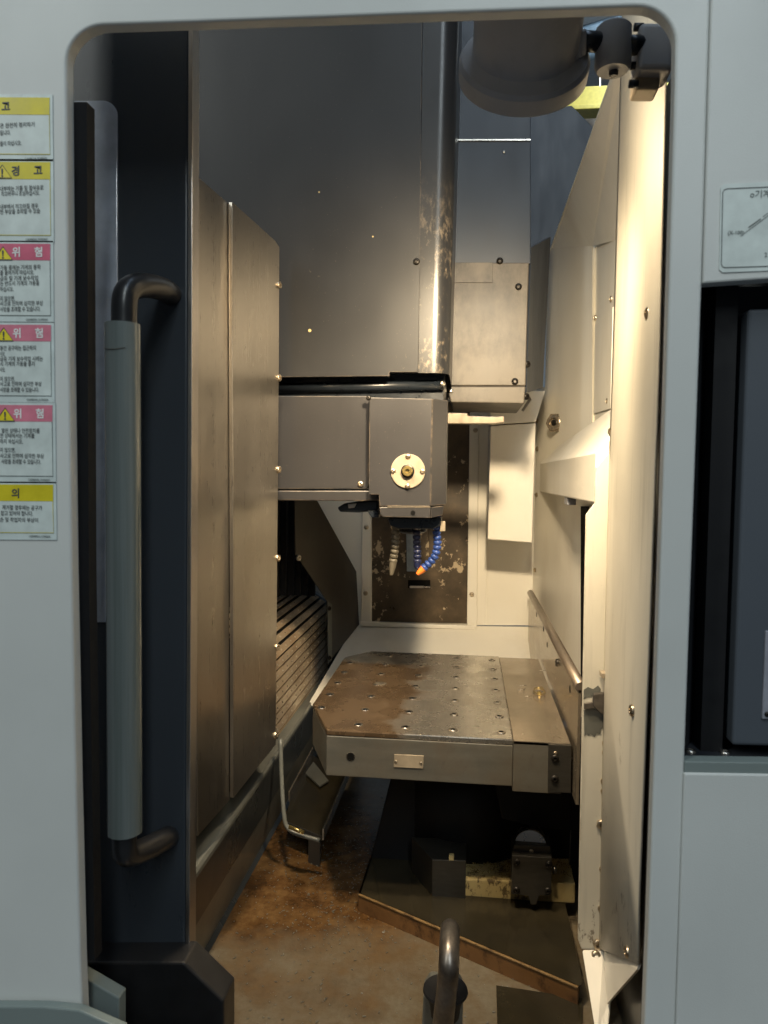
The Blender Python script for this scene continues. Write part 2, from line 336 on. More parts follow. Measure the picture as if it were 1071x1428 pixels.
mu = N(nt, 'ShaderNodeMath', operation='MULTIPLY'); nt.links.new(fx, mu.inputs[0]); nt.links.new(fy, mu.inputs[1])
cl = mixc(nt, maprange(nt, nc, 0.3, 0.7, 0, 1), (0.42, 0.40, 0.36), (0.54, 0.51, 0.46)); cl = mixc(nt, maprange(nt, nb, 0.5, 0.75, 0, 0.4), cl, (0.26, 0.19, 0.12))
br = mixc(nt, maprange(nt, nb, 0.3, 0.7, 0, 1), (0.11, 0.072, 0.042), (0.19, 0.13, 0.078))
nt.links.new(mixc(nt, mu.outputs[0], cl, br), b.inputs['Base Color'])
nt.links.new(maprange(nt, mu.outputs[0], 0, 1, 0.90, 0.60), b.inputs['Metallic'])
nt.links.new(maprange(nt, nb, 0.3, 0.7, 0.20, 0.36), b.inputs['Roughness']); bump(nt, b, nb, 0.02, 0.001)

# ------------------------------------------------------------------ screws, text
def _screw_mesh(name, mat, slot=True, hexa=False):
    bm = bmesh.new(); n = 6 if hexa else 14
    rings = [(0, 1.0), (0.45, 1.0), (0.65, 0.82), (0.75, 0.45)] if not hexa else [(0, 1.0), (0.6, 1.0), (0.72, 0.88), (0.72, 0.45)]
    L = []
    for d, r in rings: L.append([bm.verts.new((r * math.cos(2 * math.pi * k / n), r * math.sin(2 * math.pi * k / n), d)) for k in range(n)])
    L.append([bm.verts.new((0.36 * math.cos(2 * math.pi * k / n), 0.36 * math.sin(2 * math.pi * k / n), 0.30)) for k in range(n)])
    for a, b2 in zip(L, L[1:]):
        for k in range(n): bm.faces.new((a[k], a[(k + 1) % n], b2[(k + 1) % n], b2[k]))
    bm.faces.new(L[-1])
    me = bpy.data.meshes.new(name); bm.to_mesh(me); bm.free(); me.materials.append(mat)
    for p in me.polygons: p.use_smooth = not hexa
    me.set_sharp_from_angle(angle=math.radians(50))
    return me
SCREW = _screw_mesh('screw', M['screw']); DSCREW = _screw_mesh('socket_screw', M['darkscrew']); HEXB = _screw_mesh('hex_bolt', M['screw'], hexa=True); BSCREW = _screw_mesh('bright_screw', M['bright'])
def screw(parent, pos, normal, r, me=None, name='screw'):
    o = bpy.data.objects.new(name, me or SCREW); COL.objects.link(o); o.parent = parent
    nn = Vector(normal).normalized(); pos = Vector(pos) - nn * r * 0.1
    o.location = pos - WL[parent]; q = nn.to_track_quat('Z', 'Y'); o.rotation_mode = 'QUATERNION'
    o.rotation_quaternion = q @ Matrix.Rotation(random.uniform(0, 6), 3, 'Z').to_quaternion(); o.scale = (r, r, r); WL[o] = pos
    return o
TEXTS = []
def text(name, body, pos, size, mat, parent, width=None, bold=0.0, align='LEFT'):
    """flat lettering on a plane facing -Y, baseline start (or end / middle) at pos"""
    cu = bpy.data.curves.new(name, 'FONT'); cu.body = body; cu.size = size; cu.align_x = align; cu.extrude = 0.0001; cu.offset = bold; cu.resolution_u = 2
    t = bpy.data.objects.new('lettering_curve', cu); COL.objects.link(t)
    TEXTS.append((t, cu, name, Vector(pos), mat, parent, width, align))
def finish_texts():
    dg = bpy.context.evaluated_depsgraph_get(); done = []
    for rec in TEXTS:
        me = bpy.data.meshes.new_from_object(rec[0].evaluated_get(dg))
        done.append(([v.co.copy() for v in me.vertices], [list(p.vertices) for p in me.polygons])); bpy.data.meshes.remove(me)
    for (t, cu, name, P, mat, parent, width, align), (vs, fs) in zip(TEXTS, done):
        bpy.data.objects.remove(t); bpy.data.curves.remove(cu)
        if not vs: continue
        x0 = min(v.x for v in vs); x1 = max(v.x for v in vs); k = (width / (x1 - x0)) if width else 1.0
        ox = {'LEFT': x0, 'RIGHT': x1, 'CENTER': (x0 + x1) / 2}[align]
        mesh(name, [P + Vector(((v.x - ox) * k, -v.z, v.y)) for v in vs], fs, mat, parent)

E = EYE.z
# ================================================================== SETTING
# chip floor, deck, walls
fl = mesh('floor', [(-0.80, 0.85, E - 1.0), (0.42, 0.85, E - 1.0), (0.42, 3.0, E - 1.0), (-0.80, 3.0, E - 1.0)], [[0, 1, 2, 3]], M['floor']); setprops(fl, kind='structure')
dk = [PZ(500, 1247, -0.960), PZ(806, 1377, -0.960), Vector((0.235, 1.40, E - 0.960)), Vector((0.235, 2.6, E - 0.960)), Vector((-0.20, 2.6, E - 0.960))]
deck = mesh('floor_deck', dk, [[0, 1, 2, 3, 4]], M['deck']); setprops(deck, kind='structure')
a, b2 = dk[0], dk[1]
prism('step_face', [a, b2, b2 - Vector((0, 0, 0.040)), a - Vector((0, 0, 0.040))], (0.003, 0.005, 0), M['rust'], deck)
prism('step_lip', [a + Vector((-0.001, -0.0015, -0.003)), b2 + Vector((-0.001, -0.0015, -0.003)), b2 + Vector((-0.001, -0.0015, 0.0008)), a + Vector((-0.001, -0.0015, 0.0008))], (0.003, 0.005, 0), M['lip'], deck, 0.001)
prism('side_face', [dk[0], dk[4], dk[4] - Vector((0, 0, 0.040)), dk[0] - Vector((0, 0, 0.040))], (0.004, 0, 0), M['rust'], deck)
# a dark oily sheet lying low in the front right of the floor
fp = [PZ(692, 1374, -0.994), PZ(812, 1392, -0.994), PZ(812, 1440, -0.994), PZ(694, 1440, -0.994)]
prism('drain_sheet', fp, (0, 0, -0.003), M['deck'], deck)
# back wall
BY = 2.80
wb = thing('wall_back', '', '', (-0.05, BY, E - 0.56))
setprops(wb, kind='structure')
for k in ('label', 'category'):
    if k in wb: del wb[k]
pyprism('wall_panel', [(330, 380), (760, 380), (746, 872), (500, 872), (330, 872)], BY, 0.02, M['cream'], wb)
e0, e1 = PY(495, 871, BY), PY(750, 874, BY)
prism('chute_plate', [e0, e1, Vector((0.29, 2.30, E - 0.74)), Vector((-0.50, 2.30, E - 0.74))], (0, 0.012, -0.012), M['cream'], wb)
pyprism('frame_post', [(505, 690), (518, 690), (518, 868), (503, 868)], BY - 0.022, 0.02, M['cream'], wb, 0.003)
pyprism('frame_post', [(655, 575), (668, 575), (665, 874), (651, 874)], BY - 0.022, 0.02, M['cream'], wb, 0.003)
pyprism('frame_strip', [(668, 575), (682, 575), (678, 872), (665, 872)], BY - 0.010, 0.008, M['cream'], wb, 0.002)
pyprism('frame_sill', [(502, 867), (664, 873), (664, 878), (502, 873)], BY - 0.026, 0.024, M['cream'], wb, 0.002)
sh = pyprism('shutter', [(516, 560), (657, 560), (654, 869), (516, 867)], BY - 0.008, 0.006, M['shutter'], wb)
sl = pyprism('slot', [(569, 809), (600, 809), (600, 820), (569, 820)], BY - 0.012, 0.004, M['hole'], sh)
pyprism('slot_lip', [(571, 817), (600, 817.5), (600, 820), (571, 820)], BY - 0.016, 0.003, M['bright'], sh)
pyprism('guide_plate', [(566, 730), (580, 730), (581, 797), (567, 797)], BY - 0.03, 0.02, M['bluesteel'], wb, 0.002)
pyprism('guide_plate', [(586, 730), (598, 730), (598, 790), (587, 790)], BY - 0.028, 0.018, M['shutter'], wb, 0.002)
for p in ((510, 827), (658, 829), (511, 735), (663, 600)): screw(wb, PY(p[0], p[1], BY - 0.022), (0, -1, 0), 0.009)
# right wall: upper and lower faces, the ledge along it
RF, RN = (0.248, BY), (0.350, 2.10)
wr = thing('wall_right', '', '', (0.3, 2.4, E - 0.5)); setprops(wr, kind='structure')
for k in ('label', 'category'):
    if k in wr: del wr[k]
def rv(px, py): return PV(px, py, RF, RN)
prism('wall_panel', [rv(746, 540), rv(745, 690), rv(739, 950), rv(740, 1000), rv(822, 1000), rv(826, 690), rv(826, 342), rv(772, 345), rv(764, 353), rv(760, 540)], (0.02, 0.03, 0), M['cream'], wr)
f2a, f2b = RN, (0.352, 1.50)
def f2(px, py): return PV(px, py, f2a, f2b)
prism('wall_panel', [f2(825.5, 343), f2(872, 300), f2(872, 690), f2(825.5, 690)], (0.02, 0, 0), M['cream'], wr)
hp = prism('hatch_plate', [f2(831, 452), f2(856, 428), f2(853, 570), f2(829, 577)], (-0.003, 0, 0), M['cream'], wr, 0.0008)
for p in ((831, 443), (853, 417), (826, 568), (848, 559)): screw(wr, f2(*p), (-1, 0, 0), 0.008)
# sloping hood plate above
hd = [rv(770, 346), rv(826, 343), f2(858, 335), PY(869, 95, 1.47), PY(858, 100, 1.50)]
mesh('hood_plate', hd + [p + Vector((0.004, 0.01, 0.012)) for p in hd], [[0, 1, 2, 3, 4], [9, 8, 7, 6, 5], [0, 4, 9, 5], [3, 2, 7, 8], [4, 3, 8, 9], [0, 5, 6, 1], [1, 6, 7, 2]], M['cream'], wr)
hb = [rv(766, 352), rv(771, 345), PY(859, 98, 1.497), PY(855, 101, 1.52)]
prism('hood_lip', hb, (0.002, 0.004, 0.012), M['cream'], wr, 0.001)
prism('latch_plate', [f2(808, 316), f2(830, 315), f2(830, 321), f2(808, 322)], (-0.004, -0.03, 0.0), M['cream'], wr, 0.001)
for p in ((841, 316), (839, 324), (826, 345)): screw(wr, f2(*p) + Vector((-0.012, 0, 0)), (-1, -0.4, -0.2), 0.007)
for p in ((750, 587), (750, 626), (749, 690), (747, 795), (745, 868)): screw(wr, rv(*p), (-0.75, -0.6, 0), 0.009)
# ledge
XL = 0.258
lf = [PX(748, 646, XL), PX(830, 636, XL), PX(829, 704, XL), PX(748, 684, XL)]
yn = lf[1].y; yf = lf[0].y
def wxat(y): return RF[0] + (RN[0] - RF[0]) * (RF[1] - y) / (RF[1] - RN[1])
zt = (lf[0].z + lf[1].z) / 2; zb = (lf[2].z + lf[3].z) / 2
yf = 2.74; yn = lf[2].y
lv = [(XL, yf, zt), (XL, yn, zt), (XL, yn, zb), (XL, yf, zb), (0.275, yf, zt + 0.03), (0.365, yn, zt + 0.15), (0.365, yn, zb), (0.275, yf, zb)]
ld = mesh('ledge', lv, [[0, 1, 2, 3], [0, 4, 5, 1], [4, 7, 6, 5], [3, 2, 6, 7], [1, 5, 6, 2], [0, 3, 7, 4]], M['cream'], wr, bev=0.004)
box('ledge_clip', 0.262, 0.285, 2.0, 2.06, zb - E - 0.02, zb - E, M['pendant_key'], wr, 0.002)
prism('slot', [rv(811.5, 706), rv(822, 706), rv(822, 985), rv(811.5, 985)], (-0.004, -0.003, 0), M['hole'], wr)
# hex gland on the wall
gl = thing('hose_gland', 'round steel hose fitting with hexagonal nut on the cream wall', 'hose fitting', rv(777, 590))
gp = rv(777, 590); gn = Vector((-0.62, -0.78, 0)).normalized()
lathe('nut', gp, gn, [(-0.002, 0.034), (0.016, 0.034), (0.019, 0.030)], M['plate'], gl, n=6)
lathe('ring', gp + gn * 0.015, gn, [(0, 0.026), (0.010, 0.026), (0.012, 0.023), (0.012, 0.016), (0.002, 0.015)], M['plate'], gl, n=24)
lathe('core', gp + gn * 0.017, gn, [(0, 0.010), (0.004, 0.010), (0.005, 0.008)], M['darkscrew'], gl, n=20)
# outer shell that closes the cabin
wl = box('wall_left', -0.80, -0.78, 1.0, 2.9, -1.1, 0.35, M['dark_sheet']); setprops(wl, kind='structure')
wo = box('wall_right_outer', 0.42, 0.44, 0.84, 2.9, -1.1, 0.62, M['dark_sheet']); setprops(wo, kind='structure')
wc = box('wall_back_left', -0.80, -0.40, 2.83, 2.85, -1.1, 0.35, M['head_dark']); setprops(wc, kind='structure')
wf = box('wall_front_lower', -0.80, 0.44, 0.845, 0.86, -1.1, -0.70, M['dark_sheet']); setprops(wf, kind='structure')
# hall behind the machine
hw = box('hall_wall', -4, 5, 7.0, 7.05, -1.6, 5.0, M['shop']); setprops(hw, kind='structure')
hc = box('hall_ceiling', -4, 5, 2.9, 7.0, 3.35, 3.4, M['shop']); setprops(hc, kind='structure')
cb = thing('crane_beam', 'yellow painted crane beam far behind the machine', 'beam', PY(800, 140, 5.0))
box('web', 0.2, 2.2, 5.0, 5.06, PY(800, 149, 5).z - E, PY(800, 121, 5).z - E, M['yellow'], cb, 0.005)
box('flange', 0.2, 2.2, 4.96, 5.10, PY(800, 150, 5).z - E - 0.03, PY(800, 150, 5).z - E, M['yellow'], cb, 0.005)
rb = thing('roof_beam', 'blue grey steel roof beam under the hall ceiling', 'beam', PY(830, 60, 5.5))
tube('beam_rail', [PY(760, 92, 5.5), PY(930, 40, 5.5)], 0.06, M['shopblue'], rb, 4)
tube('beam_rail', [PY(760, 62, 5.5), PY(930, 10, 5.5)], 0.05, M['shopblue'], rb, 4)
tube('tie_rod', [PY(836, 160, 5.2), PY(836, 90, 5.2)], 0.012, M['bright'], rb, 6)
dc = box('duct', 0.3, 2.2, 5.3, 5.6, PY(800, 190, 5.3).z - E, PY(800, 152, 5.3).z - E, M['shopdark'], bev=0.01)
setprops(dc, 'dark brown duct beneath the yellow crane beam', 'duct')

# ================================================================== FRONT PANEL
FY = 0.80
fpn = thing('machine_front_panel', 'light grey enclosure panel with rounded door opening around the cabin', 'machine panel', PY(60, 1428, FY))
opening = [(117, 1470), (112, 1345), (106, 1100), (100, 800), (95, 430), (92, 96)] + arc((146, 88), 54, 180, 266, 10) + [(270, 30), (600, 18), (885, 8)] + arc((890, 60), 52, 270, 358, 10)[1:] + [(941, 120), (930, 500), (917, 900), (904, 1300), (897, 1470)]
outer = [(941, 1470), (955, 1060), (968, 700), (979, 395), (991, -5), (1006, -420), (-140, -420), (-140, 1470)]
pyprism('panel', opening + outer, FY, 0.018, M['panel'], fpn, 0.003, 3)
# seals behind the opening
pyprism('seal', [(121, 142), (80, 142), (80, 1340), (132, 1340), (124, 800)], FY + 0.02, 0.018, M['black'], fpn)
pyprism('seal', [(941, 130), (960, 130), (925, 1470), (898, 1470), (917, 900), (930, 500)], FY + 0.019, 0.02, M['black'], fpn)
sg = box('seal', 0.262, 0.285, 0.842, 1.06, -0.9, 0.66, M['black'], fpn)
pyprism('sill_step', [(-140, 1403), (60, 1404), (110, 1409), (172, 1436), (172, 1480), (-140, 1480)], FY - 0.014, 0.012, M['panel_dark'], fpn, 0.002)
pyprism('sill_bracket', [(104, 1356), (166, 1392), (166, 1450), (104, 1424)], FY + 0.055, 0.02, M['panel_dark'], fpn, 0.002)
# operator side housing to the right
oh = thing('operator_housing', 'light grey operator side housing with dark recess for the control', 'machine panel', PY(1000, 1428, FY))
pyprism('upper_panel', [(1008, -420), (1250, -420), (1250, 376), (980.5, 395), (992, -5)], FY - 0.003, 0.02, M['panel'], oh, 0.002)
pyprism('lower_panel', [(954, 1078), (1250, 1083), (1250, 1490), (939, 1490), (942.5, 1440)], FY - 0.003, 0.02, M['panel'], oh, 0.002)
pyprism('ledge_front', [(955, 1062), (1250, 1066), (1250, 1083), (954, 1078)], FY - 0.001, 0.018, M['panel_dark'], oh, 0.001)
r0 = PY(956, 1063, FY); r1 = PY(978, 393, FY)
zr0, zr1 = r0.z - 0.03, r1.z + 0.03
box('recess_back', 0.30, 0.62, 0.945, 0.95, zr0 - E, zr1 - E, M['recess'], oh)
prism('recess_floor', [(r0.x - 0.003, FY + 0.0165, r0.z - 0.002), (0.62, FY + 0.0165, r0.z - 0.002), (0.62, 0.944, r0.z - 0.002), (0.298, 0.944, r0.z - 0.002)], (0, 0, -0.01), M['recess'], oh, 0.0008)
prism('recess_side', [(r0.x - 0.004, FY + 0.0195, zr0), (0.30, 0.944, zr0), (0.30, 0.944, zr1), (r0.x - 0.004, FY + 0.0195, zr1)], (-0.004, 0.002, 0), M['recess'], oh)
for p in ((963, 1049), (1011, 1051)): screw(oh, PZ(p[0], p[1], r0.z - E - 0.002), (0, 0, 1), 0.0055, BSCREW)
pd = thing('control_pendant', 'dark grey control pendant standing in the recess of the operator housing', 'control panel', PY(1030, 1040, 0.86))
pyprism('body', [(1043, 431), (1250, 424), (1250, 1046), (1021, 1040)], 0.83, 0.09, M['pendant'], pd, 0.004, 3)
kp = pyprism('key_plate', [(1068, 880), (1250, 880), (1250, 1004), (1063, 1003)], 0.827, 0.004, M['pendant_key'], pd, 0.001)
screw(pd, PY(1070, 996, 0.827), (0, -1, 0), 0.003, DSCREW)
# diagram sticker
ds = thing('diagram_sticker', 'white sticker with a thin black frame and machine axis drawing', 'sticker', PY(1040, 375, FY))
SY = FY - 0.0042
pyprism('film', [(1005, 262), (1009, 257), (1200, 247), (1200, 372), (1008, 380), (1003, 376)], SY, 0.001, M['white'], ds)
bl = [(1012, 263.5), (1200, 256)]; 
def strip(name, pts, w, Y, mat, parent):
    P = [PY(x, y, Y) for x, y in pts]; vs, fs = [], []
    for i, p in enumerate(P):
        d = (P[min(i + 1, len(P) - 1)] - P[max(i - 1, 0)]).normalized(); nn = Vector((-d.z, 0, d.x)) * w / 2
        vs += [p + nn, p - nn]
    for i in range(len(P) - 1): fs.append([2 * i, 2 * i + 1, 2 * i + 3, 2 * i + 2])
    k = len(vs); vs2 = vs + [v + Vector((0, 0.0003, 0)) for v in vs]
    return mesh(name, vs2, fs + [[a + k for a in f] for f in fs], mat, parent)
strip('border', [(1200, 255), (1014, 263), (1010, 264.5), (1008, 268), (1006, 368), (1007.5, 371.5), (1011, 373), (1200, 367)], 0.0006, SY - 0.0006, M['ink'], ds)
strip('drawing_line', [(1033, 329), (1072, 300)], 0.0005, SY - 0.0006, M['greyink'], ds)
strip('drawing_line', [(1044, 317), (1061, 305)], 0.0010, SY - 0.0006, M['greyink'], ds)
strip('drawing_line', [(1064, 302), (1120, 262)], 0.0005, SY - 0.0006, M['greyink'], ds)
text('lettering', 'o기계', PY(1046, 275, SY - 0.0006), 0.0085, M['greyink'], ds)
text('lettering', '(X-100)', PY(1015, 327, SY - 0.0006), 0.0052, M['greyink'], ds, width=0.0155)
text('lettering', '2', PY(1066, 358, SY - 0.0006), 0.006, M['greyink'], ds)

# warning stickers
def sticker(label, yt, yh, yb, xr, head, hmat, hink, triangle, lines, code, border, lab_y=None, xl=-58):
    t = thing('warning_sticker', label, 'sticker', PY((xl + xr) / 2, yb, FY), 'warning stickers on the panel')
    s = FY - 0.0012; q = 0.05 * 0  # flat on the panel
    sk = -0.006
    def pt(x, y): return (x, y + (xr - x) * -sk * -1)
    pyprism('film', [pt(xl, yt - 4), pt(xr + 4, yt - 4), pt(xr + 5, yb + 10), pt(xl, yb + 10)], s, 0.0008, M['stickback'], t)
    pyprism('body', [pt(xl, yt), pt(xr, yt), pt(xr + 1, yb), pt(xl, yb)], s - 0.0003, 0.0002, M['white'], t)
    pyprism('header', [pt(xl, yt), pt(xr, yt), pt(xr, yh), pt(xl, yh)], s - 0.0006, 0.0002, hmat, t)
    strip('border', [pt(xr - 0.5, yh), pt(xr + 0.5, yb), pt(xl, yb)], 0.0006, s - 0.0006, border, t)
    for ch, x, y, w in head: text('heading', ch, PY(x, y - 1, s - 0.0009), 0.0118, hink, t, bold=0.0003)
    if triangle:
        x, y = triangle
        pyprism('warning_triangle', [(x - 13, y + 8), (x, y - 10), (x + 13, y + 8)], s - 0.0009, 0.0002, M['stri'], t)
        strip('triangle_outline', [(x - 13, y + 8), (x, y - 10), (x + 13, y + 8), (x - 13.5, y + 8)], 0.0011, s - 0.0012, M['ink'], t)
        text('exclamation_mark', '!', PY(x, y + 6, s - 0.0012), 0.0125, M['ink'], t, align='CENTER', bold=0.0004)
    for ln_, x0, x1, y in lines:
        text('text_line', ln_, PY(x0, y, s - 0.0009), 0.0060, M['ink'], t, width=(x1 - x0) * FY / F)
    text('code', code, PY(xr - 4, yb + 6.5, s - 0.0009), 0.0032, M['greyink'], t, align='RIGHT', width=0.026)
sticker('warning sticker with yellow header at the top of the sticker column', 136, 160, 215, 69, [('고', 2, 155, 0)], M['syellow'], M['ink'], None,
        [('은 완전히 정지하기', 0, 53, 178), ('됩니다.', 0, 16, 188), ('들이 마십시오.', 0, 33, 203)], 'C6098011A_KOREAN', M['syellow'])
sticker('yellow headed warning sticker with triangle, second from the top of the column', 226, 250, 328, 70, [('경', 16, 245, 0), ('고', 47, 244, 0)], M['syellow'], M['ink'], (3, 240),
        [('내부에는 기름 및 절삭유로', 0, 67, 266), ('미끄러우니 조심하십시오.', 2, 61, 273), ('내부에서 미끄러질 경우', 0, 59, 291), ('한 부상을 초래할 수 있습', 0, 62, 298)], 'C6098006A_KOREAN', M['syellow'])
sticker('danger sticker with stronger red header, third from the top of the column', 340, 363, 440, 70, [('위', 17, 358, 0), ('험', 48, 358, 0)], M['spinkred'], M['inkwhite'], (4, 354),
        [('가동 중에는 기계의 동작', 0, 63, 376), ('를 들어가지 마십시오.', 0, 53, 383), ('급유 및 기계 보수작업', 0, 59, 391), ('는 반드시 기계의 가동을', 0, 61, 398), ('하십시오.', 0, 21, 406), ('지 않으면,', 0, 23, 419), ('사고로 인하여 심각한 부상', 0, 67, 426), ('사망을 초래할 수 있습니다.', 0, 63, 434)], 'C6098009A_KOREAN', M['greyink'])
sticker('faded pink danger sticker between two other red headed stickers', 453, 476, 552, 71, [('위', 18, 471, 0), ('험', 49, 471, 0)], M['spink'], M['inkwhite'], (5, 467),
        [('동안 공구에는 접근하지', 0, 56, 488), ('시오.', 0, 8, 496), ('급유 기계 보수작업 시에는', 0, 67, 503), ('시 기계의 가동을 중지', 0, 54, 510), ('시오.', 0, 8, 518), ('지 않으면,', 0, 23, 531), ('사고로 인하여 심각한 부상', 0, 65, 538), ('사망을 초래할 수 있습니다.', 0, 61, 546)], 'C6098014A_KOREAN', M['greyink'])
sticker('faded pink danger sticker just above the bottom yellow sticker', 565, 588, 664, 73, [('위', 19, 583, 0), ('험', 50, 583, 0)], M['spink'], M['inkwhite'], (7, 579),
        [('열린 상태나 안전장치를', 2, 62, 603), ('한 상태에서는 기계를', 0, 54, 610), ('하지 마십시오.', 0, 36, 618), ('지 않으면,', 0, 24, 630), ('사고로 인하여 심각한 부상', 0, 69, 638), ('사망을 초래할 수 있습니다.', 2, 64, 646)], 'C6098018A_KOREAN', M['greyink'])
sticker('bright yellow headed caution sticker at the bottom of the sticker column', 676, 699, 743, 74, [('의', 16, 694, 0)], M['syellow'], M['ink'], None,
        [('제거할 경우에는 공구가', 3, 66, 710), ('잡고 있어야 합니다.', 1, 52, 718), ('손 및 작업자의 부상이', 0, 60, 727)], 'C6098005A_KOREAN', M['syellow'])

# ================================================================== SLIDING DOOR
DY = 1.0
dr = thing('sliding_door', 'open dark blue grey sliding door with long vertical bar handle', 'door', PY(200, 1345, DY))
pyprism('door_panel', [(20, -60), (262, -60), (261, 600), (258, 1345), (20, 1345)], DY, 0.02, M['navy_door'], dr, 0.003)
pyprism('edge_trim', [(262.5, -60), (269, -60), (267.5, 600), (264, 1330), (258.5, 1330), (261.5, 600)], DY - 0.002, 0.026, M['edge'], dr, 0.001)
pyprism('window_pane', [(60, 141), (140, 140)] + arc((143, 160), 20, 275, 360, 6) + [(163.5, 600), (163, 868), (60, 868)], DY - 0.005, 0.004, M['paneglass'], dr, 0.001)
pyprism('bottom_cap', [(100, 1342), (256, 1342), (312, 1396), (312, 1470), (100, 1470)], 0.955, 0.05, M['blackplastic'], dr, 0.003)
# handle: grip tube in a clear sleeve, black elbows back to the door
GY = 0.875
hdl = tube('handle', smooth_path([PY(240, 412, DY + 0.005), PY(226, 403, 0.965), PY(196, 398, 0.905), PY(176, 410, 0.878), PY(173, 450, GY), PY(173, 480, GY)], 6), [0.0155] * 31, M['blackplastic'], dr, 20)
tube('elbow', smooth_path([PY(173, 1130, GY), PY(173, 1165, GY), PY(176, 1190, 0.882), PY(196, 1187, 0.915), PY(226, 1172, 0.965), PY(236, 1166, DY + 0.005)], 6), 0.0155, M['blackplastic'], hdl, 20)
for o in (hdl,):
    pass
GX = PY(172.5, 800, GY)
tube('core_rod', [(GX.x, GY, PY(172, 1150, GY).z), (GX.x, GY, PY(172, 470, GY).z)], 0.0150, M['blackplastic'], hdl, 20)
lathe('sleeve', (GX.x, GY, PY(172, 1160, GY).z), (0, 0, 1), [(0, 0.0212), (PY(172, 452, GY).z - PY(172, 1160, GY).z, 0.0212)], M['sleeve'], hdl, 40)
tube('film_edge', smooth_path([(GX.x - 0.0214, GY - 0.002, PY(150, 484, GY).z), (GX.x - 0.014, GY - 0.0172, PY(155, 489, GY).z), (GX.x, GY - 0.0222, PY(165, 491, GY).z), (GX.x + 0.012, GY - 0.0186, PY(180, 488, GY).z)], 5), 0.0005, M['greyhose'], hdl, 6)

# ================================================================== LEFT SIDE GUARD (stainless sheets)
SA = PY(272, 700, 1.30); SB = PY(383, 700, 1.68)
def sv(px, py): return PV(px, py, (SA.x, SA.y), (SB.x, SB.y))
sn = Vector((SB.y - SA.y, -(SB.x - SA.x), 0)).normalized()
gd = thing('side_guard', 'tall overlapping brushed stainless sheets with slanted top beside the door', 'side guard', sv(320, 1130))
prism('sheet', [sv(271, 242), sv(319, 284), sv(320, 1116), sv(276, 1166)], -sn * 0.004, M['sheet'], gd, 0.0008)
prism('sheet', [p + sn * 0.010 for p in (sv(317.5, 282), sv(378, 336), sv(384, 345), sv(383, 560), sv(379, 1038), sv(319.5, 1112))], -sn * 0.008, M['sheet'], gd, 0.001)
prism('backing_sheet', [p - sn * 0.012 for p in (sv(336, 289), sv(376, 326), sv(377, 420), sv(336, 420))], -sn * 0.003, M['sheet'], gd)
prism('guard_post', [p - sn * 0.03 for p in (sv(262, 245), sv(273, 245), sv(279, 1190), sv(262, 1210))], -sn * 0.02, M['dark_sheet'], gd)
for p in ((382.5, 398), (382.5, 527), (382, 655), (381, 778), (380, 902), (378, 1025)):
    screw(gd, sv(*p) + sn * 0.006 + Vector((0.004, 0.0, 0)), (0.95, -0.3, 0), 0.0085, HEXB, 'bolt')
# dark channel, rail and skirt below the sheets
sk = thing('left_skirt', 'grey steel channel and skirt running along the foot of the stainless sheets', 'skirt', (-0.5, 1.9, E - 1.0))
def runpoly(name, prof, y0, y1, mat, bev=0.0):   # a profile in x-z swept along the depth
    prism(name, [(x, y0, E + z) for x, z in prof], (0, y1 - y0, 0), mat, sk, bev)
runpoly('channel', [(-0.545, -0.60), (-0.535, -0.60), (-0.535, -0.735), (-0.545, -0.735)], 1.05, 2.62, M['black'])
runpoly('rail', [(-0.55, -0.735), (-0.492, -0.735), (-0.488, -0.742), (-0.488, -0.752), (-0.55, -0.752)], 1.05, 2.62, M['skirt'], 0.001)
runpoly('skirt_plate', [(-0.495, -0.752), (-0.490, -0.752), (-0.502, -0.865), (-0.507, -0.865)], 1.05, 2.62, M['skirt_dark'], 0.001)
runpoly('skirt_plate', [(-0.509, -0.862), (-0.503, -0.862), (-0.530, -1.0), (-0.536, -1.0)], 1.05, 2.62, M['skirt'], 0.001)
runpoly('foot_strip', [(-0.531, -0.985), (-0.520, -0.999), (-0.524, -1.001), (-0.536, -0.99)], 1.05, 2.62, M['skirt_dark'])

# ================================================================== WAY COVER (riveted slats)
wy = thing('slat_cover', 'riveted steel slat cover curving over a guideway behind the sheets', 'way cover', (-0.56, 2.3, E - 0.75))
prof = [(-0.520, -0.752), (-0.520, -0.505), (-0.535, -0.478), (-0.600, -0.440), (-0.76, -0.425)]
segs = []
def along(prof, step):
    out = []; acc = 0; L = [0]
    for a, b in zip(prof, prof[1:]): L.append(L[-1] + math.dist(a, b))
    n = int(L[-1] / step)
    for i in range(n + 1):
        d = L[-1] * i / n
        for k in range(len(prof) - 1):
            if d <= L[k + 1] + 1e-9:
                t = (d - L[k]) / (L[k + 1] - L[k]); out.append((lerp(prof[k][0], prof[k + 1][0], t), lerp(prof[k][1], prof[k + 1][1], t))); break
    return out
pts = along(prof, 0.030)
Y0s, Y1s = 1.90, 2.74
RIV = bpy.data.meshes.new('rivet'); bm = bmesh.new(); bmesh.ops.create_uvsphere(bm, u_segments=8, v_segments=4, radius=1); bm.to_mesh(RIV); bm.free(); RIV.materials.append(M['bright'])
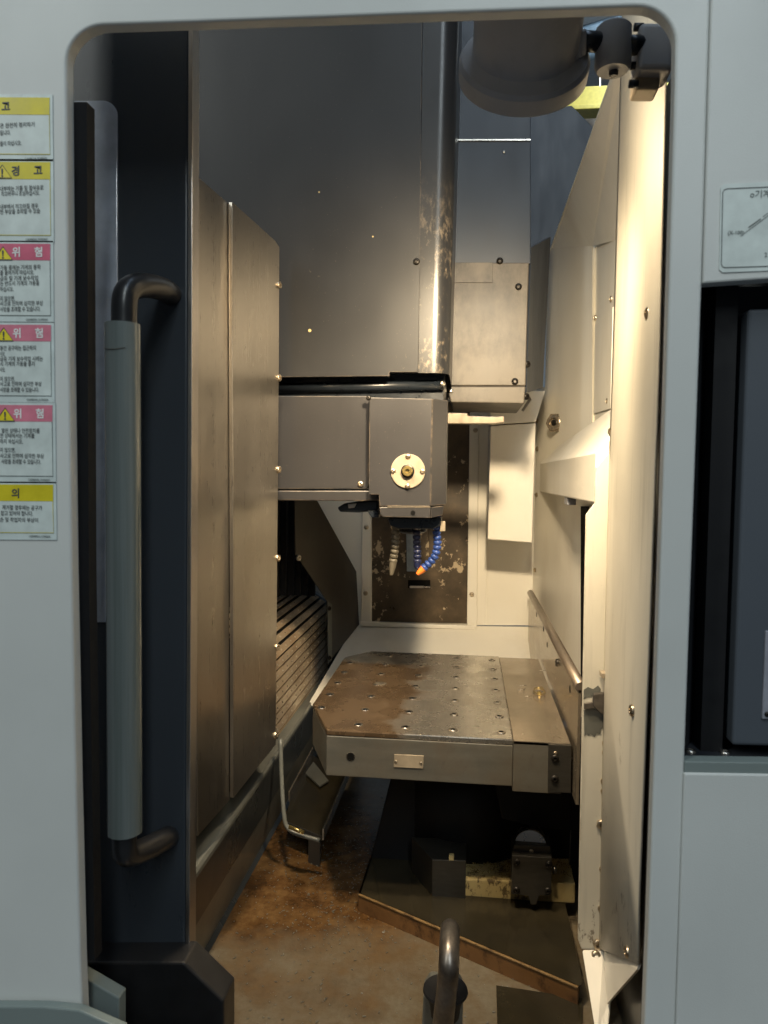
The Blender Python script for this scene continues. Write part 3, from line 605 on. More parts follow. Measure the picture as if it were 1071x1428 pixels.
for (x0, z0), (x1, z1) in zip(pts, pts[1:]):
    d = Vector((x1 - x0, 0, z1 - z0)); nn = Vector((d.z, 0, -d.x)).normalized()
    A = Vector((x0, Y0s, E + z0)) + nn * 0.004; B = A + d * 0.70 - nn * 0.003
    s_ = prism('slat', [A, B, B - nn * 0.003, A - nn * 0.003], (0, Y1s - Y0s, 0), M['slat'], wy)
    bm = bmesh.new()
    for k in range(15):
        c = lerp(A, B, 0.5) + Vector((0, 0.03 + k * 0.056, 0)); bmesh.ops.create_uvsphere(bm, u_segments=6, v_segments=4, radius=0.0028, matrix=Matrix.Translation(c - WL[s_]))
    me = bpy.data.meshes.new('rivets'); bm.to_mesh(me); bm.free(); me.materials.append(M['bright'])
    ro = bpy.data.objects.new('rivets', me); COL.objects.link(ro); ro.parent = s_; ro['kind'] = 'stuff'; WL[ro] = WL[s_]
prism('inner_core', [(-0.527, 1.92, E - 0.75), (-0.527, 1.92, E - 0.507), (-0.542, 1.92, E - 0.488), (-0.605, 1.92, E - 0.450), (-0.765, 1.92, E - 0.435), (-0.765, 1.92, E - 0.75)], (0, 0.80, 0), M['black'], wy)
prism('end_strip', [(-0.515, Y1s, E - 0.60), (-0.515, Y1s, E - 0.50), (-0.530, Y1s, E - 0.470), (-0.597, Y1s, E - 0.431), (-0.76, Y1s, E - 0.415), (-0.76, Y1s, E - 0.45), (-0.60, Y1s, E - 0.47), (-0.54, Y1s, E - 0.51), (-0.535, Y1s, E - 0.60)], (0, 0.03, 0), M['bluesteel'], wy, 0.002)
# dark angled plate behind the slats
AP0, AP1 = PY(410, 750, 2.30), PY(500, 750, 2.77)
def ap(px, py): return PV(px, py, AP0, AP1)
dp = thing('angled_guard_plate', 'dark angled steel plate between slat cover and back wall', 'guard plate', ap(460, 925))
prism('plate', [ap(410, 640), ap(438, 690), ap(497, 797), ap(501, 871), ap(457, 926), ap(456, 838), ap(412, 772)], (-0.003, 0.003, 0), M['dark_sheet'], dp, 0.0008)
prism('fold_strip', [p + Vector((0.003, -0.004, 0)) for p in (ap(456, 838), ap(462, 842), ap(462, 920), ap(457, 926))], (-0.003, 0.003, 0), M['skirt'], dp)
for p in ((458, 848), (458, 917)): screw(dp, ap(*p) + Vector((0.004, -0.004, 0)), (0.75, -0.6, 0), 0.008, DSCREW)
screw(dp, ap(416, 778), (0.8, -0.6, 0), 0.010, BSCREW)
pl = [PV(386 , 700, (-0.70, 2.2), (-0.55, 2.7)), PV(410, 700, (-0.70, 2.2), (-0.55, 2.7)), PV(412, 775, (-0.70, 2.2), (-0.55, 2.7)), PV(440, 830, (-0.70, 2.2), (-0.55, 2.7)), PV(380, 830, (-0.70, 2.2), (-0.55, 2.7))]
bt = thing('bellows_sheet', 'dark folded rubber sheet hanging above the slat cover', 'bellows', pl[3])
for i in range(6):
    t0, t1 = i / 6, (i + 1) / 6
    A, B = lerp(Vector(pl[4]), Vector(pl[3]), t0), lerp(Vector(pl[4]), Vector(pl[3]), t1)
    prism('fold', [A, (A + B) / 2 + Vector((0.012, -0.02, 0)), (A + B) / 2 + Vector((0.012, -0.02, 0.36)), A + Vector((0, 0, 0.36))], (-0.004, 0.004, 0), M['black'], bt)
    prism('fold', [(A + B) / 2 + Vector((0.012, -0.02, 0)), B, B + Vector((0, 0, 0.36)), (A + B) / 2 + Vector((0.012, -0.02, 0.36))], (-0.004, 0.004, 0), M['black'], bt)

# chip chute on the left of the floor with its bent pipe
ZC = -0.93
ct = thing('chip_chute', 'dark steel chip chute with a bright rim on the floor under the pallet', 'chip chute', PZ(440, 1170, -1.0))
cp = [PZ(437, 1054, ZC), PZ(485, 1084, ZC), PZ(449, 1172, ZC), PZ(396, 1150, ZC), PZ(404, 1118, ZC)]
prism('bottom', cp, (0, 0, -0.004), M['deck'], ct)
prism('side_wall', [cp[1], cp[2], cp[2] + Vector((0, 0, 0.03)), cp[1] + Vector((0, 0, 0.03))], (0.005, 0.001, 0), M['plate'], ct, 0.001)
prism('side_wall', [cp[0], cp[4], cp[4] + Vector((0, 0, 0.03)), cp[0] + Vector((0, 0, 0.03))], (-0.004, 0, 0), M['plate'], ct, 0.001)
prism('end_wall', [cp[2], cp[3], cp[3] + Vector((0, 0, 0.012)), cp[2] + Vector((0, 0, 0.012))], (0, -0.004, 0), M['dark_sheet'], ct, 0.001)
prism('scraper', [PZ(437, 1062, ZC + 0.01), PZ(458, 1088, ZC + 0.01), PZ(446, 1096, ZC + 0.01), PZ(426, 1078, ZC + 0.01)], (0, 0, -0.005), M['skirt'], ct)
prism('leg', [PZ(430, 1166, ZC), PZ(446, 1172, ZC), PZ(446, 1172, ZC) - Vector((0, 0, 0.07)), PZ(430, 1166, ZC) - Vector((0, 0, 0.07))], (0, 0.02, 0), M['dark_sheet'], ct)
pp = thing('bent_pipe', 'thin bent coolant pipe running down to the chip chute', 'pipe', PZ(440, 1172, -0.93))
tube('pipe', smooth_path([PY(391, 1030, 1.80), PY(393, 1090, 1.78), PY(396, 1135, 1.76), PY(400, 1152, 1.755), PY(412, 1162, 1.75), PY(446, 1172, 1.74)], 6), 0.0055, M['skirt'], pp, 12)
tube('nozzle_tip', [PY(403, 1153, 1.735), PY(424, 1161, 1.73)], 0.005, M['brass'], pp, 10)

# ================================================================== COLUMN COVER AND SPINDLE HEAD
CY = 1.72
cc = thing('column_cover', 'big dark grey painted column cover with a worn rounded corner', 'machine cover', PY(480, 525, CY))
cfront = pyprism('front_plate', [(200, -80), (590, -80), (585.5, 400), (584, 519), (543, 519), (543, 524.5), (384, 526), (200, 528)], CY, 0.012, M['column'], cc, 0.001)
# rounded corner, swept
cA = PY(586, 300, CY); cB = PY(636, 300, CY); R = 0.040
zt_, zb_ = PY(600, -80, CY).z, PY(600, 520, CY).z
cx = cB.x - R
cp2 = [(cA.x, CY), (lerp(cA.x, cx, 0.5), CY), (cx - 0.001, CY)] + [(cx + R * math.sin(math.radians(a)), CY + R - R * math.cos(math.radians(a))) for a in range(0, 91, 6)] + [(cB.x, CY + 0.40)]
vs = [(x, y, zb_) for x, y in cp2] + [(x, y, zt_) for x, y in cp2]; n = len(cp2)
vs = [(x - 0.010 * (zt_ - z) / (zt_ - zb_) if x > cA.x + 1e-4 else x, y, z) for x, y, z in vs]
mesh('corner_plate', vs, [[i, i + 1, n + i + 1, n + i] for i in range(n - 1)], M['column_corner'], cc, smooth=True)
tube('edge_strip', [PY(634, -80, CY + 0.06), PY(627, 195, CY + 0.06)], 0.0045, M['bright'], cc, 10)
pyprism('underside', [(200, 519), (543, 519), (618, 520), (618, 512), (200, 512)], CY + 0.014, 0.3, M['head_dark'], cc)
screw(cc, PY(581, 365, CY), (0, -1, 0), 0.008, DSCREW)
for p, r in (((432, 461), 0.004), ((445, 268), 0.002), ((520, 330), 0.002)): lathe('paint_chip', PY(p[0], p[1], CY) + Vector((0, -0.0007, 0)), (0, 1, 0), [(0, r), (0.0006, r)], M['ochre'], cc, 8)

hd_ = thing('spindle_head', 'dark grey spindle head with round flange and coolant hoses beneath', 'spindle head', PY(570, 722, 1.72))
HY = 1.735
pyprism('neck', [(300, 520), (620, 515), (618, 560), (300, 560)], HY + 0.045, 0.35, M['head_dark'], hd_)
tube('neck_ring', [PY(384, 541, HY + 0.035), PY(618, 537, HY + 0.035)], 0.012, M['head_dark'], hd_, 12)
pyprism('side_cover', [(300, 552), (516, 552), (514, 676), (512, 682), (300, 682)], HY, 0.20, M['head'], hd_, 0.002)
pyprism('lower_rail', [(300, 684), (528, 684), (528, 697), (505, 699), (300, 697)], HY - 0.004, 0.22, M['head'], hd_, 0.003)
nx = HY - 0.03
nb0 = [(516, 556), (602, 556), (600, 722), (531, 720), (528, 690), (514, 690)]
pyprism('nose_housing', [(515, 554), (603, 556), (600, 706), (529, 706), (528, 690), (514, 690)], nx, 0.24, M['head'], hd_, 0.002)
c0 = [PY(603, 556, nx), PY(624.5, 558, nx + 0.03), PY(622, 704, nx + 0.03), PY(600, 706, nx)]
prism('chamfer_plate', c0, (-0.004, 0.20, 0), M['head'], hd_, 0.002)
nl = pyprism('nose_lip', [(529, 707), (600.5, 707), (600, 722.5), (534, 721), (530, 717)], nx - 0.002, 0.2, M['head'], hd_, 0.002)
prism('nose_lip', [PY(601, 707, nx), PY(619, 705, nx + 0.028), PY(617, 719, nx + 0.028), PY(600.5, 722.5, nx)], (-0.006, 0.18, 0), M['head'], hd_, 0.002)
lathe('bolt_hole', PY(576, 715, nx) + Vector((0, -0.0035, 0)), (0, 1, 0), [(0, 0.0055), (0.004, 0.0055)], M['hole'], hd_, 14)
pyprism('shim', [(540, 706), (600, 705.5), (600, 708), (540, 708)], nx - 0.003, 0.01, M['plate'], hd_)
fc = PY(569, 657, nx)
flg = lathe('flange', fc, (0, -1, 0), [(-0.002, 0.0398), (0.004, 0.0398), (0.005, 0.0385)], M['nameplate'], hd_, 48)
lathe('plug_ring', fc + Vector((0, -0.004, 0)), (0, -1, 0), [(0, 0.0155), (0.008, 0.0155), (0.009, 0.014)], M['darkscrew'], flg, 24)
lathe('plug', fc + Vector((0, -0.004, 0)), (0, -1, 0), [(0, 0.012), (0.014, 0.012), (0.016, 0.0105), (0.016, 0.005), (0.010, 0.0045)], M['brass'], flg, 24)
for dx, dz in ((0, 0.034), (0, -0.034), (0.034, 0), (-0.034, 0)): screw(flg, fc + Vector((dx, -0.005, dz)), (0, -1, 0), 0.0062)
screw(hd_, PY(503, 675, HY), (0, -1, 0), 0.0075); screw(hd_, PY(514, 555, nx), (0, -1, 0), 0.006, DSCREW)
screw(hd_, PY(617, 535, HY + 0.02), (0.5, -1, 0), 0.007, BSCREW)
pyprism('finger', [(470, 708), (480, 702), (500, 699), (527, 698), (527, 712), (500, 715), (474, 714)], nx + 0.06, 0.03, M['head_dark'], hd_, 0.004)
pyprism('finger_pad', [(485, 703), (497, 702), (494, 708), (486, 709)], nx + 0.056, 0.01, M['bright'], hd_, 0.001)
pyprism('finger_mount', [(512, 712), (528, 712), (528, 722), (518, 722)], nx + 0.05, 0.04, M['head_dark'], hd_, 0.002)
# hoses under the nose, built bead by bead
def hose(pts, r, mat, tipmat, name='coolant_hose', tip=0.022):
    P = smooth_path(pts, 10); core = tube(name, P, r * 0.62, mat, hd_, 10)
    L = 0; nxt = 0.0; step = r * 1.15
    for a, b in zip(P, P[1:]):
        d = (b - a).length
        while nxt <= L + d:
            q = lerp(a, b, (nxt - L) / d); t = (b - a).normalized()
            lathe('bead', q - t * step * 0.45, t, [(0, r * 0.66), (step * 0.10, r * 0.97), (step * 0.55, r), (step * 0.80, r * 0.80), (step * 0.92, r * 0.66)], mat, core, 12, 80)
            nxt += step
        L += d
    t = (P[-1] - P[-2]).normalized()
    lathe('nozzle', P[-1], t, [(-0.004, r * 0.9), (0.006, r * 0.85), (tip, r * 0.42)], tipmat, core, 12)
HYh = 1.80
pyprism('nozzle_manifold', [(540, 722), (616, 722), (614, 733), (604, 738), (556, 738), (544, 733)], nx + 0.05, 0.07, M['head_dark'], hd_, 0.003)
lathe('spindle_nose', PY(575, 722, 1.86), (0, 0, -1), [(0, 0.045), (0.012, 0.045), (0.014, 0.040), (0.034, 0.036), (0.040, 0.025)], M['head_dark'], hd_, 32)
hose([PY(552, 716, HYh), PY(552, 738, HYh), PY(551, 762, HYh), PY(548, 785, HYh)], 0.0102, M['greyhose'], M['greyhose'], tip=0.03)
hose([PY(582, 716, HYh), PY(581, 745, HYh), PY(582, 770, HYh), PY(582, 787, HYh)], 0.0102, M['navyhose'], M['navyhose'], tip=0.012)
hose([PY(611, 716, HYh), PY(609, 740, HYh), PY(610, 760, HYh), PY(605, 778, HYh), PY(590, 793, HYh)], 0.0104, M['bluehose'], M['orange'], tip=0.020)
pyprism('hose_tab', [(615, 727), (621, 727), (621, 741), (613, 741)], HYh - 0.01, 0.006, M['nameplate'], hd_, 0.001)

# ================================================================== TOOL CHANGER COVER
TY = 2.0
tc = thing('tool_changer_cover', 'dark box-shaped tool changer cover with a worn steel front plate', 'machine cover', PY(680, 570, TY))
pyprism('upper_box', [(600, -80), (742, -80), (740, 195), (600, 195)], TY + 0.06, 0.4, M['navy'], tc, 0.002)
pyprism('middle_plate', [(625, 195), (740, 195), (740, 368), (625, 368)], TY + 0.012, 0.4, M['navy'], tc, 0.002)
pyprism('bright_edge', [(632, 194), (740, 194), (740, 195.6), (632, 196)], TY + 0.008, 0.006, M['bright'], tc)
pyprism('front_plate', [(615, 366), (738, 366), (733, 538), (615, 538)], TY, 0.3, M['atc'], tc, 0.003)
pyprism('bottom_lip', [(622, 538.6), (733, 538.6), (731, 563), (629, 561)], TY, 0.3, M['atc'], tc, 0.003)
pyprism('seam_plate', [(632, 394), (687, 394), (687, 366), (632, 366)], TY - 0.0025, 0.003, M['atc'], tc, 0.0006)
s0 = [PY(741, 345, TY + 0.02), PY(768, 330, TY + 0.34), PY(757, 541, TY + 0.34), PY(734, 548, TY + 0.02)]
prism('side_plate', s0, (-0.01, 0.01, 0), M['navy'], tc, 0.001)
s1 = [PY(741, -80, TY + 0.06), PY(741, 366, TY + 0.06), PY(769, 352, TY + 0.45), PY(826, 177, TY + 0.45), PY(797, 147, TY + 0.45), PY(800, 146, TY + 0.45)]
pyprism('rear_cover', [(725, 158), (797, 147), (826, 176), (830, 380), (725, 380)], TY + 0.97, 0.02, M['navy'], tc, 0.002)
prism('corner_flap', [PY(727, 572, TY - 0.002), PY(739, 553, TY - 0.002), PY(741, 557, TY + 0.002), PY(730, 573, TY + 0.002)], (0.002, 0.02, 0), M['darkscrew'], tc)
for p in ((697, 364), (723, 400), (718, 532)): screw(tc, PY(p[0], p[1], TY), (0, -1, 0), 0.009, DSCREW)
for p in ((703, 212), (630, 348)): screw(tc, PY(p[0], p[1], TY + 0.012), (0, -1, 0), 0.004, BSCREW)
for p in ((735.5, 508), (734, 553)): screw(tc, PY(p[0], p[1], TY + 0.02), (0.6, -0.8, 0), 0.009, DSCREW)
screw(tc, PY(629, 545, TY), (0, -1, 0), 0.006, BSCREW)
am = pyprism('changer_bar', [(600, 575), (652, 576), (653, 580), (691, 581), (703, 580), (703, 589), (691, 591), (600, 591)], 1.93, 0.05, M['plate'], None, 0.002)
setprops(am, 'flat steel tool changer arm bar reaching out beside the spindle head', 'arm')
# cream box on the back wall
wx = thing('wall_box', 'cream sheet metal box mounted on the back wall beside the shutter', 'box', PY(710, 755, 2.5))
pyprism('box_body', [(684, 594), (747, 590), (742, 757), (680, 752)], 2.50, 0.28, M['cream'], wx, 0.003)
pyprism('box_lid', [(684, 545), (760, 545), (747, 588.4), (684, 592.4)], 2.498, 0.29, M['cream'], wx, 0.002)

# ================================================================== RIGHT PILLAR
RP = thing('corner_pillar', 'tall cream sheet metal pillar with chipped paint and a row of bolts', 'pillar', PY(840, 1330, 1.45))
PYY = 1.45
prism('face_plate', [PY(x, y, PYY) for x, y in [(856, 604), (850, 616), (849, 632), (831, 652), (829, 702), (817, 718), (813, 930), (806, 1310), (811, 1324), (838, 1326), (846, 900)]], (0, 0.006, 0), M['cream_worn'], RP, 0.0015)
fold = [(872, -80), (868, 100), (860, 400), (853, 620), (846, 900), (838, 1322)]
near = [(936, -80), (930, 120), (921, 500), (907, 900), (893, 1260), (893, 1345)]
NYY = 1.10
vs, fs = [], []
cols = [0, 0.10, 0.22, 1.0]
for (fx_, fy_), (nx_, ny_) in zip(fold, near):
    A = PY(fx_, fy_, PYY); B = PY(nx_, ny_, NYY)
    for t in cols:
        p = lerp(A, B, t); 
        if 0 < t < 1: p = p + Vector((-0.004 if t > 0.15 else -0.003, 0, 0))
        vs.append(p)
k = len(cols)
for i in range(len(fold) - 1):
    for j in range(k - 1): fs.append([i * k + j, i * k + j + 1, (i + 1) * k + j + 1, (i + 1) * k + j])
o = mesh('side_plate', vs, fs, M['cream_worn'], RP, smooth=True); o.modifiers.new('solid', 'SOLIDIFY').thickness = -0.004
for p in [(866, 332), (854, 602)]:
    screw(RP, PY(p[0] + 2, p[1], 1.445) + Vector((-0.003, 0, 0)), (-0.95, -0.4, 0), 0.0085, HEXB, 'bolt')
for p in [(864, 474), (856, 712), (843, 942)]:
    pyprism('clip', [(p[0] - 4, p[1] - 3), (p[0] + 3, p[1] - 3), (p[0] + 3, p[1] + 4), (p[0] - 4, p[1] + 4)], 1.42, 0.025, M['nameplate'], RP, 0.001)
for p in [(845, 1037), (845, 1050), (843, 1090), (843, 1104), (841, 1213), (839, 1268)]:
    screw(RP, PY(p[0], p[1], PYY - 0.004), (-0.6, -0.8, 0), 0.0075, SCREW)
for p in [(842, 985), (839, 1149), (834, 1316)]:
    screw(RP, PY(p[0], p[1], PYY), (0, -1, 0), 0.011, HEXB, 'bolt')
for p in [(907, 437), (885, 991), (878, 1328)]:
    A = PY(p[0], p[1], 1.17); A.x -= 0.002
    screw(RP, A, (-1, -0.1, 0), 0.0095, SCREW)
prism('bracket_strap', [PY(814, 980, 1.447), PY(846, 976, 1.447), PY(846, 985, 1.447), PY(814, 988, 1.447)], (0, -0.006, 0), M['hook'], RP, 0.001)
pyprism('latch_body', [(828, 968), (846, 966), (849, 978), (848, 994), (842, 998), (834, 992), (826, 984)], PYY - 0.010, 0.010, M['hook'], RP, 0.002)
pyprism('rust_patch', [(814, 962), (820, 958), (827, 961), (834, 956), (838, 961), (836, 968), (828, 971), (818, 972), (814, 975)], PYY - 0.0012, 0.001, M['skirt'], RP)
# bare patch where the paint has come off below the strap
pyprism('bare_patch', [(814, 990), (826, 987), (832, 990), (838, 986), (845, 994), (843, 1003), (844, 1011), (838, 1017), (837, 1024), (832, 1023), (829, 1028), (824, 1024), (820, 1026), (818, 1022), (815, 1027)], PYY - 0.0012, 0.001, M['skirt'], RP)
prism('foot_plate', [PY(812, 1327, 1.44), PY(842, 1327, 1.44), PY(852, 1385, 1.38), PY(846, 1450, 1.30), PY(832, 1450, 1.30)], (0.003, 0.006, 0), M['cream'], RP, 0.001)
screw(RP, PY(831, 1332, 1.436), (0, -0.9, 0.3), 0.009, SCREW)
prism('foot_return', [PY(842, 1327, 1.436), PY(891, 1343, 1.105), PY(888, 1352, 1.105), PY(846, 1400, 1.35)], (0.004, 0, 0), M['cream'], RP)
pb = box('pillar_core', 0.30, 0.418, 1.07, 1.44, -1.0, 0.62, M['dark_sheet'], RP)

# ================================================================== WORK LAMP
LO = PY(729, 102, 1.00)
ax_ = Vector((-0.03, 0.87, -0.50)).normalized()
lp = thing('work_lamp', 'dark grey round work lamp with flared rim hanging on a jointed arm', 'lamp', LO)
lathe('housing', LO, ax_, [(-0.20, 0.0), (-0.20, 0.055), (-0.19, 0.064), (-0.10, 0.066), (-0.035, 0.066), (-0.030, 0.066), (-0.026, 0.070), (-0.022, 0.0795), (-0.016, 0.083), (0.004, 0.083), (0.006, 0.080), (0.006, 0.074), (-0.006, 0.070)], M['lamp'], lp, 56, 30)
lens = newmat('lamp_lens'); lm, lnt, lb = lens
lb.inputs['Emission Color'].default_value = (1.0, 0.79, 0.52, 1); lb.inputs['Emission Strength'].default_value = 72; lb.inputs['Base Color'].default_value = (0.8, 0.75, 0.6, 1)
lathe('lens', LO + ax_ * -0.005, ax_, [(0, 0.0), (0, 0.069), (0.003, 0.069)], lm, lp, 40)
for i in range(5):
    a0 = PY(796 + i * 4, 28 + i * 3, 0.93)
    tube('cooling_rib', [PY(793 + i * 5, 18 + i * 6, 0.945), PY(793 + i * 5, 92 - i * 4, 0.965)], 0.004, M['lamp'], lp, 8)
arm = tube('arm', [PY(798, 56, 0.97), PY(850, 60, 0.985)], 0.012, M['head_dark'], lp, 16)
kn = lathe('knuckle', PY(856, 36, 0.985), (0, 0, -1), [(0, 0.018), (0.004, 0.022), (0.05, 0.0225), (0.056, 0.019)], M['lamp'], lp, 28)
lathe('knob', PY(856, 96, 0.985), (0, 0, -1), [(-0.006, 0.006), (0.007, 0.006), (0.009, 0.004)], M['head_dark'], kn, 12)
tube('link', [PY(872, 64, 0.985), PY(900, 62, 1.0)], 0.012, M['head_dark'], lp, 14)
pyprism('clamp', [(893, 30), (940, 30), (940, 96), (889, 96)], 0.985, 0.05, M['lamp'], lp, 0.006, 3)
pyprism('clamp_foot', [(888, 97), (921, 97), (920, 124), (885, 124)], 1.005, 0.035, M['nameplate'], lp, 0.004, 3)
for p in ((889, 38), (884, 92), (882, 117)): tube('clamp_screw', [PY(p[0] - 5, p[1], 1.0), PY(p[0] + 8, p[1], 1.0)], 0.005, M['head_dark'], lp, 10)
sp = bpy.data.lights.new('work_lamp_light', 'SPOT'); sp.energy = 122; sp.color = (1.0, 0.79, 0.51); sp.spot_size = math.radians(104); sp.spot_blend = 1.0; sp.shadow_soft_size = 0.045
spo = bpy.data.objects.new('work_lamp_light', sp); COL.objects.link(spo); spo.parent = lp
spo.location = ax_ * 0.012; spo.rotation_euler = Vector((-0.17, 0.86, -0.49)).to_track_quat('-Z', 'Y').to_euler()

# ================================================================== PALLET
PZT = -0.55
pa = thing('pallet', 'square steel machine pallet with chamfered corners and rows of tapped holes', 'pallet', (-0.13, 1.9, E - 0.65))
XLp, XRp, Yf, Yb, ch = -0.362, 0.104, 1.548, 2.275, 0.068
def ploop(z): return [(XLp + ch, Yf, E + z), (XRp, Yf, E + z), (XRp, Yb, E + z), (XLp + ch, Yb, E + z), (XLp, Yb - ch - 0.02, E + z), (XLp, Yf + 0.178, E + z)]
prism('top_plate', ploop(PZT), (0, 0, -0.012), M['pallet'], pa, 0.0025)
prism('body', ploop(PZT - 0.0125), (0, 0, -0.088), M['pallet_side'], pa, 0.002)
prism('front_cover', [(XRp + 0.0006, Yf, E + PZT - 0.004), (0.205, Yf, E + PZT - 0.004), (0.205, Yf, E - 0.66), (XRp + 0.0006, Yf, E - 0.66)], (0, 0.02, 0), M['pallet_side'], pa, 0.0)
prism('right_plate', [(XRp + 0.0006, Yf, E + PZT - 0.002), (0.222, Yf, E + PZT - 0.002), (0.222, 2.27, E + PZT - 0.002), (XRp + 0.0006, 2.27, E + PZT - 0.002)], (0, 0, -0.008), M['plate'], pa, 0.001)
cbk = pyprism('clamp_block', [(765, 1038), (797, 1040), (796, 1106), (764, 1105)], Yf - 0.006, 0.02, M['block'], pa, 0.001)
for p in ((774, 1057), (773.5, 1086)): screw(cbk, PY(p[0], p[1], Yf - 0.006), (0, -1, 0), 0.008, DSCREW)
screw(cbk, PY(774.5, 1050, Yf - 0.006), (0, -1, 0), 0.004, SCREW)
lathe('pin_hole', PY(489, 1055, Yf) + Vector((0, -0.001, 0)), (0, 1, 0), [(0, 0.0095), (0.001, 0.0095)], M['bright'], pa, 20)
lathe('pin_hole', PY(489, 1054.5, Yf) + Vector((0, -0.002, 0)), (0, 1, 0), [(0, 0.0078), (0.001, 0.0078)], M['hole'], pa, 20)
npl = pyprism('nameplate', [(550, 1052), (591, 1054), (590, 1072), (549, 1070)], Yf - 0.002, 0.002, M['nameplate'], pa, 0.0006)
for p in ((552, 1062), (587, 1064)): screw(npl, PY(p[0], p[1], Yf - 0.002), (0, -1, 0), 0.003, SCREW)
RINGP = [(0.0, 0.0100), (0.0016, 0.0100), (0.0024, 0.0090), (0.0024, 0.0060), (-0.001, 0.0056)]
ring0 = lathe('hole_bushing', (0, 0, 0), (0, 0, 1), RINGP, M['bright'], None, 16); rme = ring0.data; bpy.data.objects.remove(ring0)
hole0 = lathe('hole', (0, 0, 0), (0, 0, 1), [(0, 0.005), (0.0012, 0.005)], M['hole'], None, 12); hme = hole0.data; bpy.data.objects.remove(hole0)
for c in range(5):
    for r in range(7):
        if (c == 0 and r in (0, 6)): continue
        x = -0.334 + c * 0.1037; y = 1.588 + r * 0.106
        o = bpy.data.objects.new('hole_bushing', rme); COL.objects.link(o); o.parent = pa; WL[o] = Vector((x, y, E + PZT + 0.0005)); o.location = WL[o] - WL[pa]
        h = bpy.data.objects.new('hole', hme); COL.objects.link(h); h.parent = o; h.location = (0, 0, 0.0006)
lathe('centre_plug', (-0.232 + 0.012, 1.915, E + PZT), (0, 0, 1), [(0, 0.016), (0.002, 0.016), (0.003, 0.013)], M['plate'], pa, 24)
o = prism('centre_mark', [(-0.135, 1.90, E + PZT + 0.0006), (-0.115, 1.90, E + PZT + 0.0006), (-0.115, 1.902, E + PZT + 0.0006), (-0.135, 1.902, E + PZT + 0.0006)], (0, 0, -0.0005), M['hole'], pa)
prism('centre_mark', [(-0.126, 1.885, E + PZT + 0.0012), (-0.124, 1.885, E + PZT + 0.0012), (-0.124, 1.917, E + PZT + 0.0012), (-0.126, 1.917, E + PZT + 0.0012)], (0, 0, -0.0005), M['hole'], pa)
# stray chip curl on the plate
cu = thing('metal_chip', 'small curled brass coloured chip lying on the smooth cover plate', 'metal chip', PZ(753, 968, PZT))
c0_ = PZ(752, 968, PZT)
tube('curl', [c0_ + Vector((0.016 * math.cos(t) * (1 - t * 0.02), 0.030 * math.sin(t), 0.004 + 0.0006 * t)) for t in [i * 0.35 for i in range(40)]], 0.0009, M['brass'], cu, 5)
lathe('crumb', c0_, (0, 0, 1), [(0, 0.006), (0.006, 0.004), (0.008, 0.001)], M['brass'], cu, 7)
for p in ((757, 936), (729, 957), (727, 963), (737, 972)):
    q = PZ(p[0], p[1], PZT); tube('scrap', [q + Vector((-0.009, 0, 0.001)), q + Vector((0.009, 0.004, 0.002))], 0.0008, M['bright'], cu, 5)
# side plate with a round rail beside the pallet
sr = thing('side_rail_plate', 'steel side plate with a round rail on top beside the pallet', 'rail', (0.235, 2.1, E - 0.6))
box('plate', 0.228, 0.234, 1.50, 2.72, -0.66, -0.425, M['plate'], sr)
tube('rail', [(0.233, 1.50, E - 0.42), (0.233, 2.72, E - 0.42)], 0.0115, M['rail'], sr, 16)
for p in ((748, 857), (758, 877), (763, 899), (795, 961)):
    q = PX(p[0], p[1], 0.228); lathe('hole', q + Vector((-0.0006, 0, 0)), (1, 0, 0), [(0, 0.008), (0.001, 0.008)], M['hole'], sr, 12)
screw(sr, PX(778, 924, 0.228), (-1, 0, 0), 0.010, DSCREW)

# ================================================================== UNDER THE PALLET
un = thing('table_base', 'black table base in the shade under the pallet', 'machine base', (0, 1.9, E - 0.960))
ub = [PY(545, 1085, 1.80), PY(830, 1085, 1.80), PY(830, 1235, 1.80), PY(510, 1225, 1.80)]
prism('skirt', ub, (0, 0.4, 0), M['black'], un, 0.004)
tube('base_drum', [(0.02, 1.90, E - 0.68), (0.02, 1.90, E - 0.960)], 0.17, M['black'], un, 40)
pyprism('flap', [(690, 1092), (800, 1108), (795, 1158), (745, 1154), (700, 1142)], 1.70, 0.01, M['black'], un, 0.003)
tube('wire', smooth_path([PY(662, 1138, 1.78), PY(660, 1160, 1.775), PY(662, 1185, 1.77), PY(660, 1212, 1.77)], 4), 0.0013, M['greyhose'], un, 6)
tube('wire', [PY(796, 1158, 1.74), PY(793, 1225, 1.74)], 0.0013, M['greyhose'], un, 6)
og = thing('ochre_ledge', 'ochre painted ledge covered with metal chips under the pallet', 'ledge', PZ(720, 1250, -0.960))
zl = -0.960
L0 = PZ(640, 1248, zl); Yl = L0.y
q0, q1, q2, q3 = PY(646, 1226, Yl), PY(802, 1232, Yl), PY(802, 1254, Yl), PY(646, 1249, Yl)
prism('beam', [q0, q1, q2 - Vector((0, 0, 0.01)), q3 - Vector((0, 0, 0.01))], (0, 0.11, 0), M['ochre'], og, 0.003)
bm = bmesh.new()
for i in range(900):
    u_, v_ = random.random(), random.random() ** 0.8
    p = lerp(q0, q1, u_) + Vector((0, 0.006 + v_ * 0.10, 0.001 + random.random() * 0.004)) - WL[og]
    mt = Matrix.Translation(p) @ Matrix.Rotation(random.uniform(0, 6), 4, random.choice('XYZ')) @ Matrix.Diagonal((random.uniform(0.001, 0.003), 0.0008, 0.0012, 1))
    bmesh.ops.create_cube(bm, size=1.0, matrix=mt)
me = bpy.data.meshes.new('chips'); bm.to_mesh(me); bm.free(); me.materials.append(M['brass'])
o = bpy.data.objects.new('chips', me); COL.objects.link(o); o.parent = og; o['kind'] = 'stuff'
bx_ = thing('stop_block', 'dark machined stop block with chamfered side in front of the ledge', 'block', PZ(626, 1252, zl))
Yk = PZ(626, 1251, zl).y
